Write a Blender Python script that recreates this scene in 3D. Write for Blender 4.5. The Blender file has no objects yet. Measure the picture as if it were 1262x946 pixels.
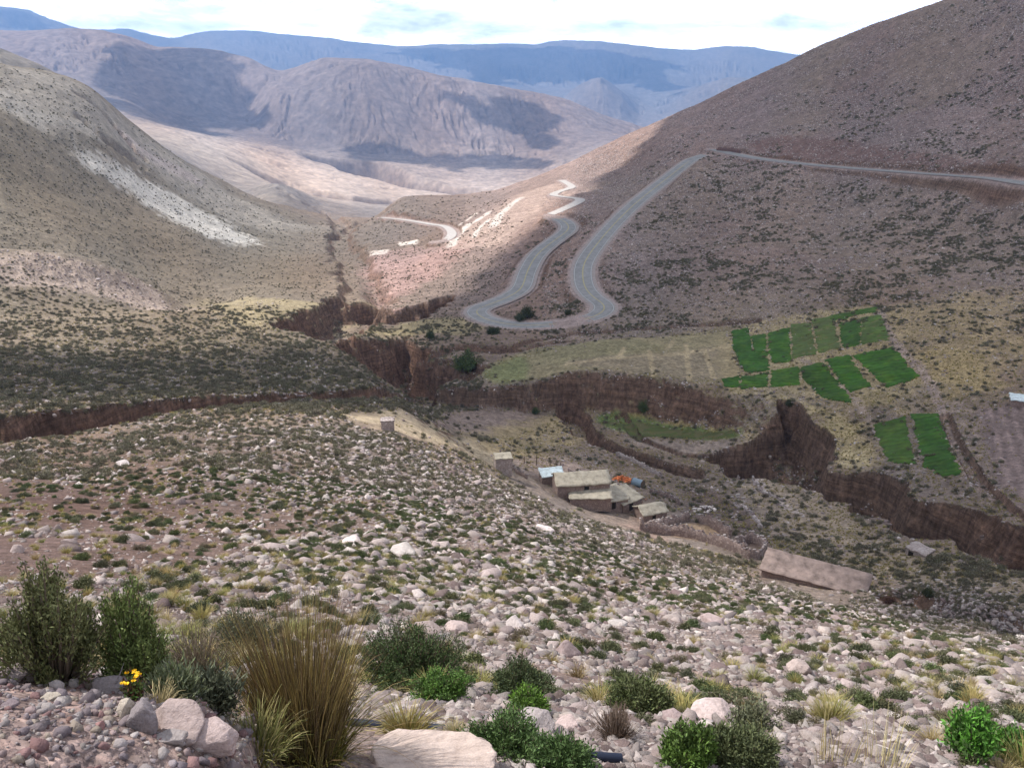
NROCK, NSHRUB, NTUFT = 290000, 46000, 46000
import bpy, bmesh, math, random
import numpy as np
from mathutils import Vector
PI = math.pi
SC = bpy.context.scene
COL = SC.collection
rng = np.random.default_rng(7)
random.seed(7)
W0, H0, FPX = 1262.0, 946.0, 1093.0
PITCH = math.radians(19.8)

# ------------------------------------------------------------ helpers
def tag(o, label=None, cat=None, group=None, kind=None):
    if label: o['label'] = label
    if cat: o['category'] = cat
    if group: o['group'] = group
    if kind: o['kind'] = kind
    return o

def ray(u, v):
    """direction (az, t): azimuth clockwise from +Y and tangent of elevation, for photo pixel"""
    u = np.asarray(u, float); v = np.asarray(v, float)
    x = (u - W0/2); yv = (H0/2 - v)
    cp, sp = math.cos(PITCH), math.sin(PITCH)
    dy = FPX*cp + yv*sp
    dz = -FPX*sp + yv*cp
    return np.arctan2(x, dy), dz/np.hypot(x, dy)

def toPix(x, y, z):
    cp, sp = math.cos(PITCH), math.sin(PITCH)
    f = y*cp - z*sp
    up = y*sp + z*cp
    f = np.maximum(f, 1e-3)
    return W0/2 + FPX*x/f, H0/2 - FPX*up/f

def sstep(a, b, x):
    t = np.clip((x-a)/(b-a), 0, 1)
    return t*t*(3-2*t)

_perm = np.random.default_rng(11).permutation(256)
_perm = np.concatenate([_perm, _perm, _perm])
_ga = np.random.default_rng(12).uniform(0, 2*PI, 256)
_gx, _gy = np.cos(_ga), np.sin(_ga)
def perlin(x, y, seed=0):
    x = x + seed*17.31; y = y - seed*9.77
    xi = np.floor(x).astype(np.int64); yi = np.floor(y).astype(np.int64)
    fx = x-xi; fy = y-yi
    xi &= 255; yi &= 255
    x1 = (xi+1) & 255; y1 = (yi+1) & 255
    def g(a, b, dx, dy):
        h = _perm[_perm[a]+b]
        return _gx[h]*dx + _gy[h]*dy
    u = fx*fx*fx*(fx*(fx*6-15)+10); w = fy*fy*fy*(fy*(fy*6-15)+10)
    a = g(xi, yi, fx, fy); b = g(x1, yi, fx-1, fy)
    c = g(xi, y1, fx, fy-1); d = g(x1, y1, fx-1, fy-1)
    return ((a+(b-a)*u) + ((c+(d-c)*u)-(a+(b-a)*u))*w)*1.5

def fbm(x, y, oct=4, seed=0):
    s = 0; a = 1.0; n = 0
    for i in range(oct):
        s = s + a*perlin(x*2**i, y*2**i, seed+i*3); n += a; a *= .5
    return s/n

def pchip_cols(X, Y, q):
    """X,Y: (K, A) nodes per column, q: (R,) shared queries -> (A, R). monotone cubic"""
    K, A = X.shape
    h = np.maximum(np.diff(X, axis=0), 1e-4)
    d = np.diff(Y, axis=0)/h
    m = np.zeros_like(Y)
    w1 = 2*h[1:]+h[:-1]; w2 = h[1:]+2*h[:-1]
    same = (d[1:]*d[:-1]) > 0
    with np.errstate(divide='ignore', invalid='ignore'):
        hm = (w1+w2)/(w1/d[:-1]+w2/d[1:])
    m[1:-1] = np.where(same, hm, 0)
    m[0] = d[0]; m[-1] = d[-1]
    out = np.zeros((A, len(q)))
    for a in range(A):
        xa = X[:, a]
        k = np.clip(np.searchsorted(xa, q, side='right')-1, 0, K-2)
        hh = h[k, a]
        s = np.clip((q-xa[k])/hh, 0, 1)
        s2 = s*s; s3 = s2*s
        out[a] = ((2*s3-3*s2+1)*Y[k, a] + (s3-2*s2+s)*hh*m[k, a]
                  + (-2*s3+3*s2)*Y[k+1, a] + (s3-s2)*hh*m[k+1, a])
    return out

def interp1_smooth(x, y, q):
    x = np.asarray(x, float); y = np.asarray(y, float)
    o = np.argsort(x); x = x[o]; y = y[o]
    if len(x) < 3:
        return np.interp(q, x, y)
    r = pchip_cols(x[:, None], y[:, None], np.clip(q, x[0], x[-1]))[0]
    return r

# ------------------------------------------------------------ terrain by sections, from near to far: (photo u, v, horizontal metres)
SEC = [
 [(0,946,1.9),(230,946,2.0),(290,946,2.15),(345,946,2.9),(631,946,3.1),(1262,946,5.2)],
 [(0,838,2.7),(80,842,2.7),(160,843,2.7),(240,856,2.7),(300,908,2.6),(350,905,3.5),(631,885,4.3),(1262,905,7.4)],
 [(0,834,4.4),(160,834,4.4),(270,848,4.8),(400,860,5.6),(631,850,6.6),(900,860,9.5),(1262,862,11.5)],
 [(0,790,8),(300,790,8.8),(631,795,11),(900,803,16),(1262,830,17)],
 [(0,735,14),(300,735,15.5),(631,740,20),(900,755,27),(1262,812,24)],
 [(0,680,26),(300,680,28),(631,690,35),(800,720,42),(950,752,44),(1100,785,42),(1262,804,37)],
 [(0,620,55),(160,615,58),(320,610,62),(480,615,68),(620,640,72),(700,668,72),(800,703,70),(950,746,62),(1100,781,57),(1262,799,50)],
 [(0,565,95),(100,550,105),(170,527,115),(250,512,124),(330,505,130),(470,514,135),(540,545,130),(620,592,118),(700,628,110),(780,660,100),(860,692,92),(940,718,85),(1060,757,76),(1150,779,69),(1262,797,62)],
 [(0,513,140),(120,500,151),(230,491,158),(400,482,172),(480,490,172),(540,528,165),(620,580,152),(700,614,150),(780,647,142),(870,678,130),(940,710,119),(1060,750,105),(1150,768,96),(1262,785,87)],
 [(0,450,200),(160,445,212),(320,440,228),(440,455,222),(500,497,205),(560,515,206),(640,540,198),(720,572,180),(800,602,170),(870,630,158),(960,660,144),(1060,692,133),(1160,722,120),(1262,755,108)],
 [(0,410,250),(160,405,265),(320,402,282),(440,438,262),(520,494,236),(545,499,236),(600,505,233),(700,507,233),(830,522,226),(930,545,208),(1000,585,184),(1100,615,167),(1180,645,152),(1262,685,137)],
 [(0,400,262),(160,395,280),(320,391,295),(440,430,270),(520,478,244),(545,475,240),(600,478,236.5),(650,471,236.5),(720,457,239),(760,458,239),(850,475,232),(960,490,224),(1010,540,202),(1060,580,184),(1150,595,175),(1200,620,164),(1262,652,151)],
 [(0,385,285),(160,385,300),(320,378,325),(440,402,312),(500,425,300),(600,440,270),(700,427,272),(800,425,270),(900,445,255),(1000,470,237),(1100,505,214),(1180,540,195),(1262,590,173)],
 [(0,343,315),(100,355,328),(200,380,340),(250,389,345),(320,373,362),(420,388,350),(500,402,330),(600,403,315),(700,405,308),(800,403,302),(900,395,298),(1000,387,293),(1080,380,288),(1180,400,270),(1262,440,245)],
 [(0,308,340),(70,313,346),(140,332,352),(200,361,360),(242,382,365),(320,362,400),(400,362,405),(440,352,410),(480,376,385),(540,372,370),(600,375,352),(680,370,345),(760,370,335),(860,350,345),(1000,335,345),(1130,340,330),(1262,370,300)],
 [(0,352,392),(70,356,398),(140,372,405),(200,386,405),(240,388,412),(320,356,445),(400,345,452),(440,335,460),(480,350,430),(540,345,420),(640,330,405),(720,325,390),(800,310,400),(900,290,420),(1000,280,420),(1130,280,400),(1262,290,370)],
 [(0,290,470),(70,300,475),(140,320,485),(200,335,495),(300,337,520),(400,325,545),(440,310,560),(480,310,540),(560,300,510),(640,285,490),(700,270,480),(760,258,480),(820,222,545),(870,195,570),(950,202,530),(1050,210,490),(1150,218,450),(1262,226,400)],
 [(0,220,580),(100,250,620),(200,275,660),(300,295,700),(400,300,730),(440,290,740),(500,283,700),(560,270,690),(640,250,660),(700,235,665),(760,215,690),(850,168,700),(950,150,670),(1050,140,630),(1150,135,580),(1262,130,530)],
 [(0,78,900),(60,88,920),(100,100,950),(160,148,980),(200,178,1000),(260,215,1030),(320,243,1060),(400,266,1080),(450,270,1020),(500,243,960),(560,240,960),(600,238,980),(640,227,1000),(700,203,1000),(800,155,980),(900,110,950),(990,70,920),(1060,42,880),(1120,20,840),(1180,0,800),(1262,-30,740)],
 [(0,150,1350),(200,225,1350),(300,268,1400),(400,280,1450),(450,276,1500),(520,266,1500),(640,262,1500),(800,210,1400),(1000,130,1300),(1262,20,1200)],
 [(0,60,1950),(45,76,2000),(100,110,2000),(200,190,2100),(300,240,2200),(340,228,2200),(400,248,2300),(480,255,2400),(560,250,2500),(640,245,2500),(720,235,2500),(900,200,2500),(1262,100,2500)],
 [(0,120,2700),(100,150,2750),(200,172,2800),(300,205,2900),(360,228,3000),(440,238,3100),(500,243,3200),(580,243,3300),(640,240,3300),(720,225,3300),(800,200,3300),(1262,120,3300)],
 [(0,120,3700),(150,148,3800),(200,156,3900),(300,178,4000),(400,200,4000),(480,211,4000),(540,222,4000),(580,238,3700),(640,235,3700),(700,215,3800),(780,190,3800),(900,170,4200),(1262,100,4300)],
 [(0,100,4800),(150,130,4800),(230,157,4900),(300,168,4800),(400,186,4600),(480,190,4500),(560,200,4450),(640,205,4400),(700,190,4400),(780,175,4400),(900,170,4600),(1262,100,4700)],
 [(0,80,5600),(150,95,5500),(250,125,5500),(300,140,5500),(345,112,5400),(420,112,5200),(520,140,5000),(640,160,4900),(720,165,4900),(800,172,4900),(1262,110,5200)],
 [(0,38,7200),(60,38,7000),(110,42,6800),(150,47,6500),(200,62,6500),(260,64,6300),(300,73,6200),(345,93,6000),(400,77,5800),(440,78,5700),(500,86,5600),(560,96,5500),(640,112,5500),(700,126,5500),(760,150,5500),(800,163,5500),(900,170,5600),(1262,120,5700)],
 [(0,62,8800),(345,115,8600),(600,135,8500),(740,160,8500),(800,165,8500),(1262,150,9000)],
 [(0,55,11500),(200,75,11500),(345,100,11500),(600,115,11500),(690,124,11000),(715,108,10800),(740,98,10700),(765,112,10800),(795,132,11000),(900,100,11500),(1262,100,11500)],
 [(0,60,13000),(200,80,13000),(400,100,13000),(740,108,13000),(1262,100,13000)],
 [(0,8,17000),(30,12,17000),(60,24,17000),(115,38,17500),(150,36,19000),(215,48,19000),(240,42,18500),(280,39,18000),(330,42,18000),(400,46,18000),(450,54,18000),(500,57,17500),(560,55,17500),(650,55,17000),(700,49,17000),(730,49,17000),(780,56,17000),(850,62,17000),(900,57,17000),(950,62,17000),(990,67,17000),(1262,85,17000)],
 [(0,70,24000),(1262,110,24000)],
]
AZF = math.radians(34.5)
azf = np.linspace(-AZF, AZF, 1240)
azc = np.concatenate([np.linspace(-PI, -math.radians(60), 60, endpoint=False), np.linspace(-math.radians(60), -AZF, 70, endpoint=False)])
AZ = np.concatenate([azc, azf, -azc[::-1]])
NSPLIT = 1420.0
lr1 = np.concatenate([np.linspace(math.log(.25), math.log(1.6), 40, endpoint=False), np.linspace(math.log(1.6), math.log(130), 800, endpoint=False),
                      np.linspace(math.log(130), math.log(600), 460, endpoint=False), np.linspace(math.log(600), math.log(NSPLIT), 130)])
lr2 = np.concatenate([np.linspace(math.log(NSPLIT*.995), math.log(8000), 460, endpoint=False), np.linspace(math.log(8000), math.log(24000), 110)])
LR = np.concatenate([lr1, lr2[lr2 > lr1[-1]+1e-6]])
N1 = len(lr1)

def build_base():
    rowsX = [np.full(len(AZ), math.log(.2)), np.full(len(AZ), math.log(1.15))]
    rowsH = [np.full(len(AZ), -1.62), np.full(len(AZ), -1.64)]
    for s in SEC:
        a = np.array(s, float)
        az, t = ray(a[:, 0], a[:, 1])
        d = a[:, 2]
        tt = interp1_smooth(az, t, AZ); dd = np.exp(interp1_smooth(az, np.log(d), AZ))
        rowsX.append(np.log(dd)); rowsH.append(tt*dd)
    X = np.array(rowsX); Hh = np.array(rowsH)
    # behind the viewer fade to a common profile
    for k in range(len(X)):
        w = sstep(math.radians(75), math.radians(175), np.abs(AZ))
        mx = .5*(X[k, 0]+X[k, -1]); mh = .5*(Hh[k, 0]+Hh[k, -1])
        if X[k, 0] > math.log(900): mh = max(mh, -60)
        X[k] = X[k]*(1-w)+mx*w; Hh[k] = Hh[k]*(1-w)+mh*w
    for k in range(1, len(X)):
        X[k] = np.maximum(X[k], X[k-1]+.012)
    return pchip_cols(X, Hh, LR)

Hb = build_base()                       # (A, R)
R = np.exp(LR)
GX = np.sin(AZ)[:, None]*R[None, :]
GY = np.cos(AZ)[:, None]*R[None, :]
RR = np.broadcast_to(R[None, :], GX.shape)

def grad(Hh):
    dr = np.gradient(Hh, R, axis=1)
    da = np.gradient(Hh, AZ, axis=0)/RR
    s, c = np.sin(AZ)[:, None], np.cos(AZ)[:, None]
    return dr*s + da*c, dr*c - da*s

def gully_noise(x, y, gx, gy, lam, seed):
    """stripes that run down the slope (phase cells); returns height in -1..1"""
    gl = np.hypot(gx, gy)+1e-6
    sx, sy = -gy/gl, gx/gl
    px, py = x/lam, y/lam
    ix = np.floor(px).astype(np.int64); iy = np.floor(py).astype(np.int64)
    sw = np.zeros_like(x); sv = np.zeros_like(x)
    for i in (-1, 0, 1):
        for j in (-1, 0, 1):
            cx = ix+i; cy = iy+j
            h = _perm[(_perm[(cx+seed*7) & 255]+(cy & 255))]
            jx = (h & 15)/15.*.8+.1; jy = (h >> 4)/15.*.8+.1
            vx = px-cx-jx; vy = py-cy-jy
            w = np.maximum(0, np.exp(-2.2*(vx*vx+vy*vy))-.03)
            sv += w*np.cos(2*PI*(vx*sx+vy*sy)*1.1)
            sw += w
    return sv/(sw+1e-9)

def add_detail(Hh):
    H = Hh.copy()
    # rolling relief, octave by octave, each only where it is small next to the distance
    for k, lam in enumerate([.12, .3, .8, 2, 5, 12, 30, 75, 190, 480, 1200]):
        w = sstep(.003, .009, lam/RR)*sstep(2.0, 7.0, RR/lam)*(1-.75*sstep(2300, 2600, RR)*(1-sstep(4100, 4600, RR)))
        cols = np.where(w.max(axis=0) > 1e-4)[0]
        if len(cols) == 0: continue
        a, b = cols[0], cols[-1]+1
        H[:, a:b] += w[:, a:b]*.034*lam*perlin(GX[:, a:b]/lam, GY[:, a:b]/lam, seed=k+1)
    # gullies running downslope
    for lam, amp, r0, r1, seed in [(9, .35, 330, 1100, 1), (26, 1.1, 380, 2400, 2), (70, 3.4, 520, 20000, 3), (170, 11, 1500, 20000, 4), (420, 38, 2700, 30000, 5), (1100, 120, 8000, 30000, 6)]:
        a = np.searchsorted(R, r0); b = np.searchsorted(R, r1)
        if b-a < 4: continue
        gx, gy = grad(H)
        gx = gx[:, a:b]; gy = gy[:, a:b]
        x = GX[:, a:b]; y = GY[:, a:b]; r = RR[:, a:b]
        wx = perlin(x/lam/2.5, y/lam/2.5, seed+20)*lam*.35
        n = gully_noise(x+wx, y-wx, gx, gy, lam, seed)
        sl = np.hypot(gx, gy)
        w = sstep(r0, r0*1.35, r)*(1-sstep(r1*.7, r1, r))*sstep(.10, .38, sl)
        H[:, a:b] += w*amp*(n*.5-.35*np.abs(n))*(.55+.45*sstep(-.4, .5, perlin(x/lam/5, y/lam/5, seed+40)))
    return H

# cliffs get buttresses: shift the profile to and fro with noise
ja, jb = np.searchsorted(R, 120), np.searchsorted(R, 420)
_wx, _wy = GX[:, ja:jb], GY[:, ja:jb]
_n = (perlin(_wx/8, _wy/8, 61)*2.2+(.5-np.abs(perlin(_wx/3.4, _wy/3.4, 62))*2)*1.1+perlin(_wx/1.3, _wy/1.3, 63)*.35)*sstep(120, 170, RR[:, ja:jb])*(1-sstep(330, 420, RR[:, ja:jb]))
_Hw = Hb[:, ja:jb].copy()
for _i in range(len(AZ)):
    _Hw[_i] = np.interp(RR[_i, ja:jb]+_n[_i], R, Hb[_i])
Hb[:, ja:jb] = _Hw
Hd = add_detail(Hb)

# ------------------------------------------------------------ queries
def make_hit(Hgrid):
    T = Hgrid/RR
    Tc = np.maximum.accumulate(T, axis=1)
    def hit(u, v, dmin=1.7):
        az, t = ray(u, v)
        az = np.atleast_1d(az); t = np.atleast_1d(t)
        ia = np.clip(np.searchsorted(AZ, az)-1, 0, len(AZ)-2)
        fa = (az-AZ[ia])/(AZ[ia+1]-AZ[ia])
        out = np.zeros((len(az), 3))
        k0 = np.searchsorted(R, dmin)
        for i in range(len(az)):
            prof = T[ia[i]]*(1-fa[i])+T[ia[i]+1]*fa[i]
            k = k0+int(np.argmax(prof[k0:] >= t[i]))
            if prof[k] < t[i]: k = len(R)-1
            if k > k0:
                p0, p1 = prof[k-1], prof[k]
                s = (t[i]-p0)/(p1-p0+1e-12)
                r = R[k-1]+(R[k]-R[k-1])*min(max(s, 0), 1)
            else: r = R[k]
            out[i] = (math.sin(az[i])*r, math.cos(az[i])*r, t[i]*r)
        return out
    return hit

hit0 = make_hit(Hd)
def world_poly(pts, hitf=hit0, sub=6):
    """pixel polygon or path (u,v) / (u,v,d) -> world xy points, with edges subdivided"""
    o = []
    n = len(pts)
    for p in pts:
        if len(p) == 3:
            az, t = ray(p[0], p[1]); o.append((math.sin(az)*p[2], math.cos(az)*p[2]))
        else:
            q = hitf(p[0], p[1])[0]; o.append((q[0], q[1]))
    return np.array(o)

def catmull(P, n=8, closed=False):
    P = np.asarray(P, float); N = len(P); o = []
    rngk = range(N if closed else N-1)
    for i in rngk:
        if closed: p0, p1, p2, p3 = P[i-1], P[i], P[(i+1) % N], P[(i+2) % N]
        else: p0, p1, p2, p3 = P[max(i-1, 0)], P[i], P[i+1], P[min(i+2, N-1)]
        for k in range(n):
            t = k/n
            o.append(.5*((2*p1)+(-p0+p2)*t+(2*p0-5*p1+4*p2-p3)*t*t+(-p0+3*p1-3*p2+p3)*t**3))
    if not closed: o.append(P[-1])
    return np.array(o)

def seg_dist(x, y, P, closed):
    """distance to polyline and (closed) inside test; also arclength parameter"""
    n = len(P); d2 = np.full(x.shape, 1e18); inside = np.zeros(x.shape, bool)
    s_at = np.zeros(x.shape); L = 0.
    for i in range(n if closed else n-1):
        a = P[i]; b = P[(i+1) % n]
        ex, ey = b-a; l2 = ex*ex+ey*ey+1e-12
        t = np.clip(((x-a[0])*ex+(y-a[1])*ey)/l2, 0, 1)
        dx = x-a[0]-t*ex; dy = y-a[1]-t*ey
        dd = dx*dx+dy*dy
        m = dd < d2
        d2 = np.where(m, dd, d2); s_at = np.where(m, L+t*math.sqrt(l2), s_at)
        L += math.sqrt(l2)
        if closed:
            c = ((a[1] > y) != (b[1] > y)) & (x < (b[0]-a[0])*(y-a[1])/(b[1]-a[1]+1e-15)+a[0])
            inside ^= c
    d = np.sqrt(d2)
    if closed: return np.where(inside, d, -d), s_at
    return d, s_at

def region(P, margin):
    """grid sub-block (slices) around world points"""
    r = np.hypot(P[:, 0], P[:, 1]); a = np.arctan2(P[:, 0], P[:, 1])
    r0 = max(r.min()-margin, .3); r1 = r.max()+margin; da = margin/max(r0, 1)
    i0 = max(np.searchsorted(AZ, a.min()-da)-1, 0); i1 = min(np.searchsorted(AZ, a.max()+da)+1, len(AZ))
    j0 = max(np.searchsorted(R, r0)-1, 0); j1 = min(np.searchsorted(R, r1)+1, len(R))
    return slice(i0, i1), slice(j0, j1)

def sd_poly_grid(pts, margin=5, smooth=True, hitf=None):
    P = world_poly(pts, hitf or hit0)
    if smooth: P = catmull(P, 5, True)
    si, sj = region(P, margin)
    sd, _ = seg_dist(GX[si, sj], GY[si, sj], P, True)
    return si, sj, sd, P

SOIL = np.zeros_like(Hd)          # how much raw cut soil shows
H = Hd.copy()
def carve(pts, depth, wall=4., rough=1.4, smooth=False, rim=1.0, floor_amp=1.0, soil=1.0):
    si, sj, sd, P = sd_poly_grid(pts, 12, smooth)
    x, y = GX[si, sj], GY[si, sj]
    n = perlin(x/7, y/7, 3)*rough*1.6 + (1-np.abs(perlin(x/3.2, y/3.2, 5))*2)*rough*.3 + perlin(x/1.2, y/1.2, 8)*.1*rough
    s = sd + n - .3
    q = np.clip(s/wall, 0, 1)
    prof = np.where(q < .55, q/.55*.8, .8+.2*sstep(.55, 1, q))
    fl = floor_amp*(perlin(x/9, y/9, 9)+.6*perlin(x/3, y/3, 10))*sstep(wall*.8, wall*2, s)
    H[si, sj] -= depth*prof - fl
    edge = sstep(-.3, .3, s)
    SOIL[si, sj] = np.maximum(SOIL[si, sj], edge*soil)

def carve_path(pts, half, depth, rough=.8, soil=1.0, sm=True):
    P = world_poly(pts)
    if sm: P = catmull(P, 6)
    si, sj = region(P, half*4)
    x, y = GX[si, sj], GY[si, sj]
    d, s = seg_dist(x, y, P, False)
    d = d + perlin(x/half/1.5, y/half/1.5, 4)*rough*half*.5
    q = np.clip(1.35-d/half, 0, 1)
    H[si, sj] -= depth*sstep(0, .8, q)
    SOIL[si, sj] = np.maximum(SOIL[si, sj], sstep(.05, .4, q)*soil)
# ------------------------------------------------------------ canyons and gullies
carve([(-70,522),(0,513),(60,506),(120,500),(180,495),(230,491),(300,487),(350,486),(400,482),(450,479),(485,481),(512,494),
       (485,508,166),(410,500,156),(330,500,146),(250,508,138),(170,520,128),(90,540,120),(0,560,111),(-70,560,108)], 15, wall=6, rough=1.5)
carve([(330,403),(345,394),(385,379),(400,366),(450,362),(470,369),(479,385),(520,374),(560,361),(566,368),(525,392),(470,398),(425,417),(410,421),(370,409)], 12, wall=8, rough=2.2)
carve([(410,421),(425,417),(500,416),(520,428),(560,444),(600,452),(575,466),(545,474),(538,497),(515,495),(490,478),(455,455),(430,436)], 13, wall=9, rough=3, floor_amp=2.5)
carve([(952,489),(985,500),(1008,520),(1030,552),(1022,585),(1005,604),(985,598),(945,589),(905,588),(880,578),(868,562),(905,548),(940,533),(958,512)], 13, wall=5, rough=1.6)
carve([(975,586),(1030,582),(1090,584),(1118,596),(1140,618),(1180,622),(1230,640),(1262,652),(1330,668),(1330,740),(1262,706),(1200,683),(1150,664),(1100,648),(1060,634),(1020,614)], 11, wall=5, rough=1.5)
carve_path([(700,503),(712,520),(738,545),(790,562),(850,583)], 3.2, 4.0)
carve_path([(765,512),(800,545),(875,562)], 1.5, 1.2)
carve_path([(453,362),(440,335),(430,310),(420,292),(436,276),(470,262)], 10, 5, rough=1.2, soil=.6)
carve_path([(345,232),(365,245),(400,262),(425,285)], 10, 5, rough=1.2, soil=.4)
carve_path([(1120,735),(1180,752),(1240,760),(1290,790)], 3.5, 2.6, soil=.6)
carve_path([(1165,512),(1180,548),(1205,590),(1235,620),(1262,640)], 1.0, 1.0, rough=.3, soil=.8)
carve_path([(700,420),(620,432),(560,428),(520,440)], 4, 3.0, soil=.8)
carve_path([(100,118),(128,140),(150,165),(172,190)], 6, 6, soil=.4)
carve_path([(100,145),(130,172),(172,200)], 5, 5, soil=.2)
carve_path([(930,395),(840,402),(760,408),(700,412),(640,425)], 2.0, 1.6, soil=.8)

def canyon_far(pts, half, depth):
    carve_path(pts, half, depth, rough=1.0, soil=.35)
canyon_far([(690,225,3300),(640,228,3450),(580,226,3600),(520,222,3750),(470,212,3950),(425,205,4150)], 150, 150)
canyon_far([(640,240,3150),(560,244,3050),(500,240,2950),(440,236,2850),(390,226,2900),(345,215,2950)], 110, 110)
# ------------------------------------------------------------ roads: world paths and a bench cut into the slope
ROADS = {}
def road_path(name, pts, half, bench, smoothz=12, asphalt=True, lift=0.0, step=2.0):
    hitf = make_hit(H)
    q = hitf(np.array([p[0] for p in pts], float), np.array([p[1] for p in pts], float))
    P = catmull(q, 10)
    # resample evenly
    seg = np.hypot(*(np.diff(P[:, :2], axis=0).T)); L = np.concatenate([[0], np.cumsum(seg)])
    n = max(int(L[-1]/step), 8)
    s = np.linspace(0, L[-1], n)
    P = np.array([np.interp(s, L, P[:, k]) for k in range(3)]).T
    # smooth everything, heights most
    def sm(a, k):
        for _ in range(k):
            b = a.copy(); b[1:-1] = (a[:-2]+2*a[1:-1]+a[2:])/4; a = b
        return a
    P[:, :2] = sm(P[:, :2], 10)
    P[:, 2] = sm(P[:, 2], smoothz*6)
    P[:, 2] += lift
    si, sj = region(P, bench*3)
    x, y = GX[si, sj], GY[si, sj]
    d, sa = seg_dist(x, y, P[:, :2], False)
    z = np.interp(sa, s, P[:, 2])
    w = 1-sstep(half+.8, bench, d)
    H[si, sj] = H[si, sj]*(1-w)+(z-.22)*w
    bw = (1-sstep(half+1.6, half+2.6, d))
    BARE[si, sj] = np.maximum(BARE[si, sj], bw)
    cut = sstep(half+1.2, half+2, d)*(1-sstep(bench*.85, bench*1.05, d))*.8
    SOIL[si, sj] = np.maximum(SOIL[si, sj], cut)
    ROADS[name] = (P, half, s)
BARE = np.zeros_like(H)
road_path('road', [(1330,236),(1262,224),(1200,218),(1100,211),(1000,203),(940,196),(905,190),(880,184)], 4.2, 9, asphalt=True, step=2)
road_path('highway', [(868,191),(855,196),(840,206),(812,228),(780,253),(752,282),(730,308),(720,325),(718,340),(722,356),(734,368),(747,375),(740,386),(716,395),(680,401),(640,401),(605,396),(588,389),(585,383),(596,378),(622,368),(642,355),(650,335),(662,314),(684,296),(700,283),(699,274),(684,268)], 4.6, 10.5)
road_path('upper_track', [(679,264),(702,254),(716,246),(700,243),(682,240),(694,234),(705,230),(692,222)], 3.4, 6, smoothz=3)
road_path('spur_road', [(470,268),(500,271),(530,276),(548,279),(557,287),(550,296),(538,299)], 3.2, 7, smoothz=4)
# ------------------------------------------------------------ real ground colours, painted by region
hit = make_hit(H)
gx_, gy_ = grad(H)
SLOPE = np.hypot(gx_, gy_)
del gx_, gy_
N_lo = [perlin(GX/(RR**.9*.16+3), GY/(RR**.9*.16+3), 70+k) for k in range(2)]
def C(*a): return np.array(a, float)
TINT = np.zeros(H.shape+(3,))
# zones by distance on the ground, mixed left to right by direction
azd = np.degrees(AZ)[:, None]
def zmix(cols, azs):
    cols = np.array(cols, float); a = np.clip(azd[:, 0], azs[0], azs[-1])
    return np.stack([np.interp(a, azs, cols[:, k]) for k in range(3)], -1)[:, None, :]
Z = [  # (distance, colours at azimuths -30, -15, 0, 15, 30)
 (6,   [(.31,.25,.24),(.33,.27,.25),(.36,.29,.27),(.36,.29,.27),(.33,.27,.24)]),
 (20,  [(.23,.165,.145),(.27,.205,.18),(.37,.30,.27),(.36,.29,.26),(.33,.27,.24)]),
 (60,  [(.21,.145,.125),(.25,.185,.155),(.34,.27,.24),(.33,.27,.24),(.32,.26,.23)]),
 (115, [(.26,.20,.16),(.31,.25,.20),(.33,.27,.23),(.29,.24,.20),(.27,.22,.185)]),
 (170, [(.23,.19,.14),(.25,.21,.15),(.30,.25,.20),(.27,.22,.185),(.26,.21,.175)]),
 (260, [(.21,.18,.13),(.22,.185,.135),(.25,.20,.165),(.28,.235,.17),(.26,.20,.16)]),
 (360, [(.31,.27,.215),(.27,.23,.175),(.28,.21,.18),(.28,.22,.19),(.29,.225,.195)]),
 (600, [(.235,.205,.15),(.245,.21,.16),(.33,.25,.22),(.285,.22,.20),(.285,.22,.20)]),
 (850, [(.255,.235,.19),(.26,.23,.18),(.33,.26,.23),(.29,.22,.20),(.26,.205,.185)]),
 (1300,[(.28,.26,.21),(.30,.25,.20),(.36,.28,.25),(.30,.22,.20),(.24,.20,.17)]),
 (2250,[(.28,.24,.20),(.27,.225,.19),(.31,.25,.22),(.32,.26,.23),(.3,.25,.22)]),
 (2750,[(.30,.26,.22),(.54,.42,.33),(.46,.36,.30),(.34,.27,.24),(.3,.25,.22)]),
 (3600,[(.30,.26,.22),(.66,.50,.39),(.54,.42,.34),(.34,.27,.24),(.3,.25,.22)]),
 (4800,[(.24,.19,.165),(.22,.17,.15),(.27,.205,.18),(.27,.205,.18),(.3,.25,.22)]),
 (7000,[(.30,.225,.20),(.30,.225,.195),(.30,.235,.21),(.30,.235,.21),(.3,.25,.22)]),
 (12000,[(.24,.21,.19)]*5), (24000,[(.26,.235,.21)]*5)]
ld = np.log([z[0] for z in Z])
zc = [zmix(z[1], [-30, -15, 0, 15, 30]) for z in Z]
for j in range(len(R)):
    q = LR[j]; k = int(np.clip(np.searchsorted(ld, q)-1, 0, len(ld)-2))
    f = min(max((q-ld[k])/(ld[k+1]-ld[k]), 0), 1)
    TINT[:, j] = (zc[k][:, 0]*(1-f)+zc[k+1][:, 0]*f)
# broad patches of darker and redder earth
TINT *= (1+.16*N_lo[0])[..., None]
TINT *= (.82+.18*sstep(1200, 2500, RR))[..., None]
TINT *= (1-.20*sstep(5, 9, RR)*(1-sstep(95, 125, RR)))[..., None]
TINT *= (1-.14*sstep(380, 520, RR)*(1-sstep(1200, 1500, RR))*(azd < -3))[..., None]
TINT *= np.stack([1+.05*N_lo[1], 1-.02*N_lo[1], 1-.09*N_lo[1]], -1)

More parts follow.
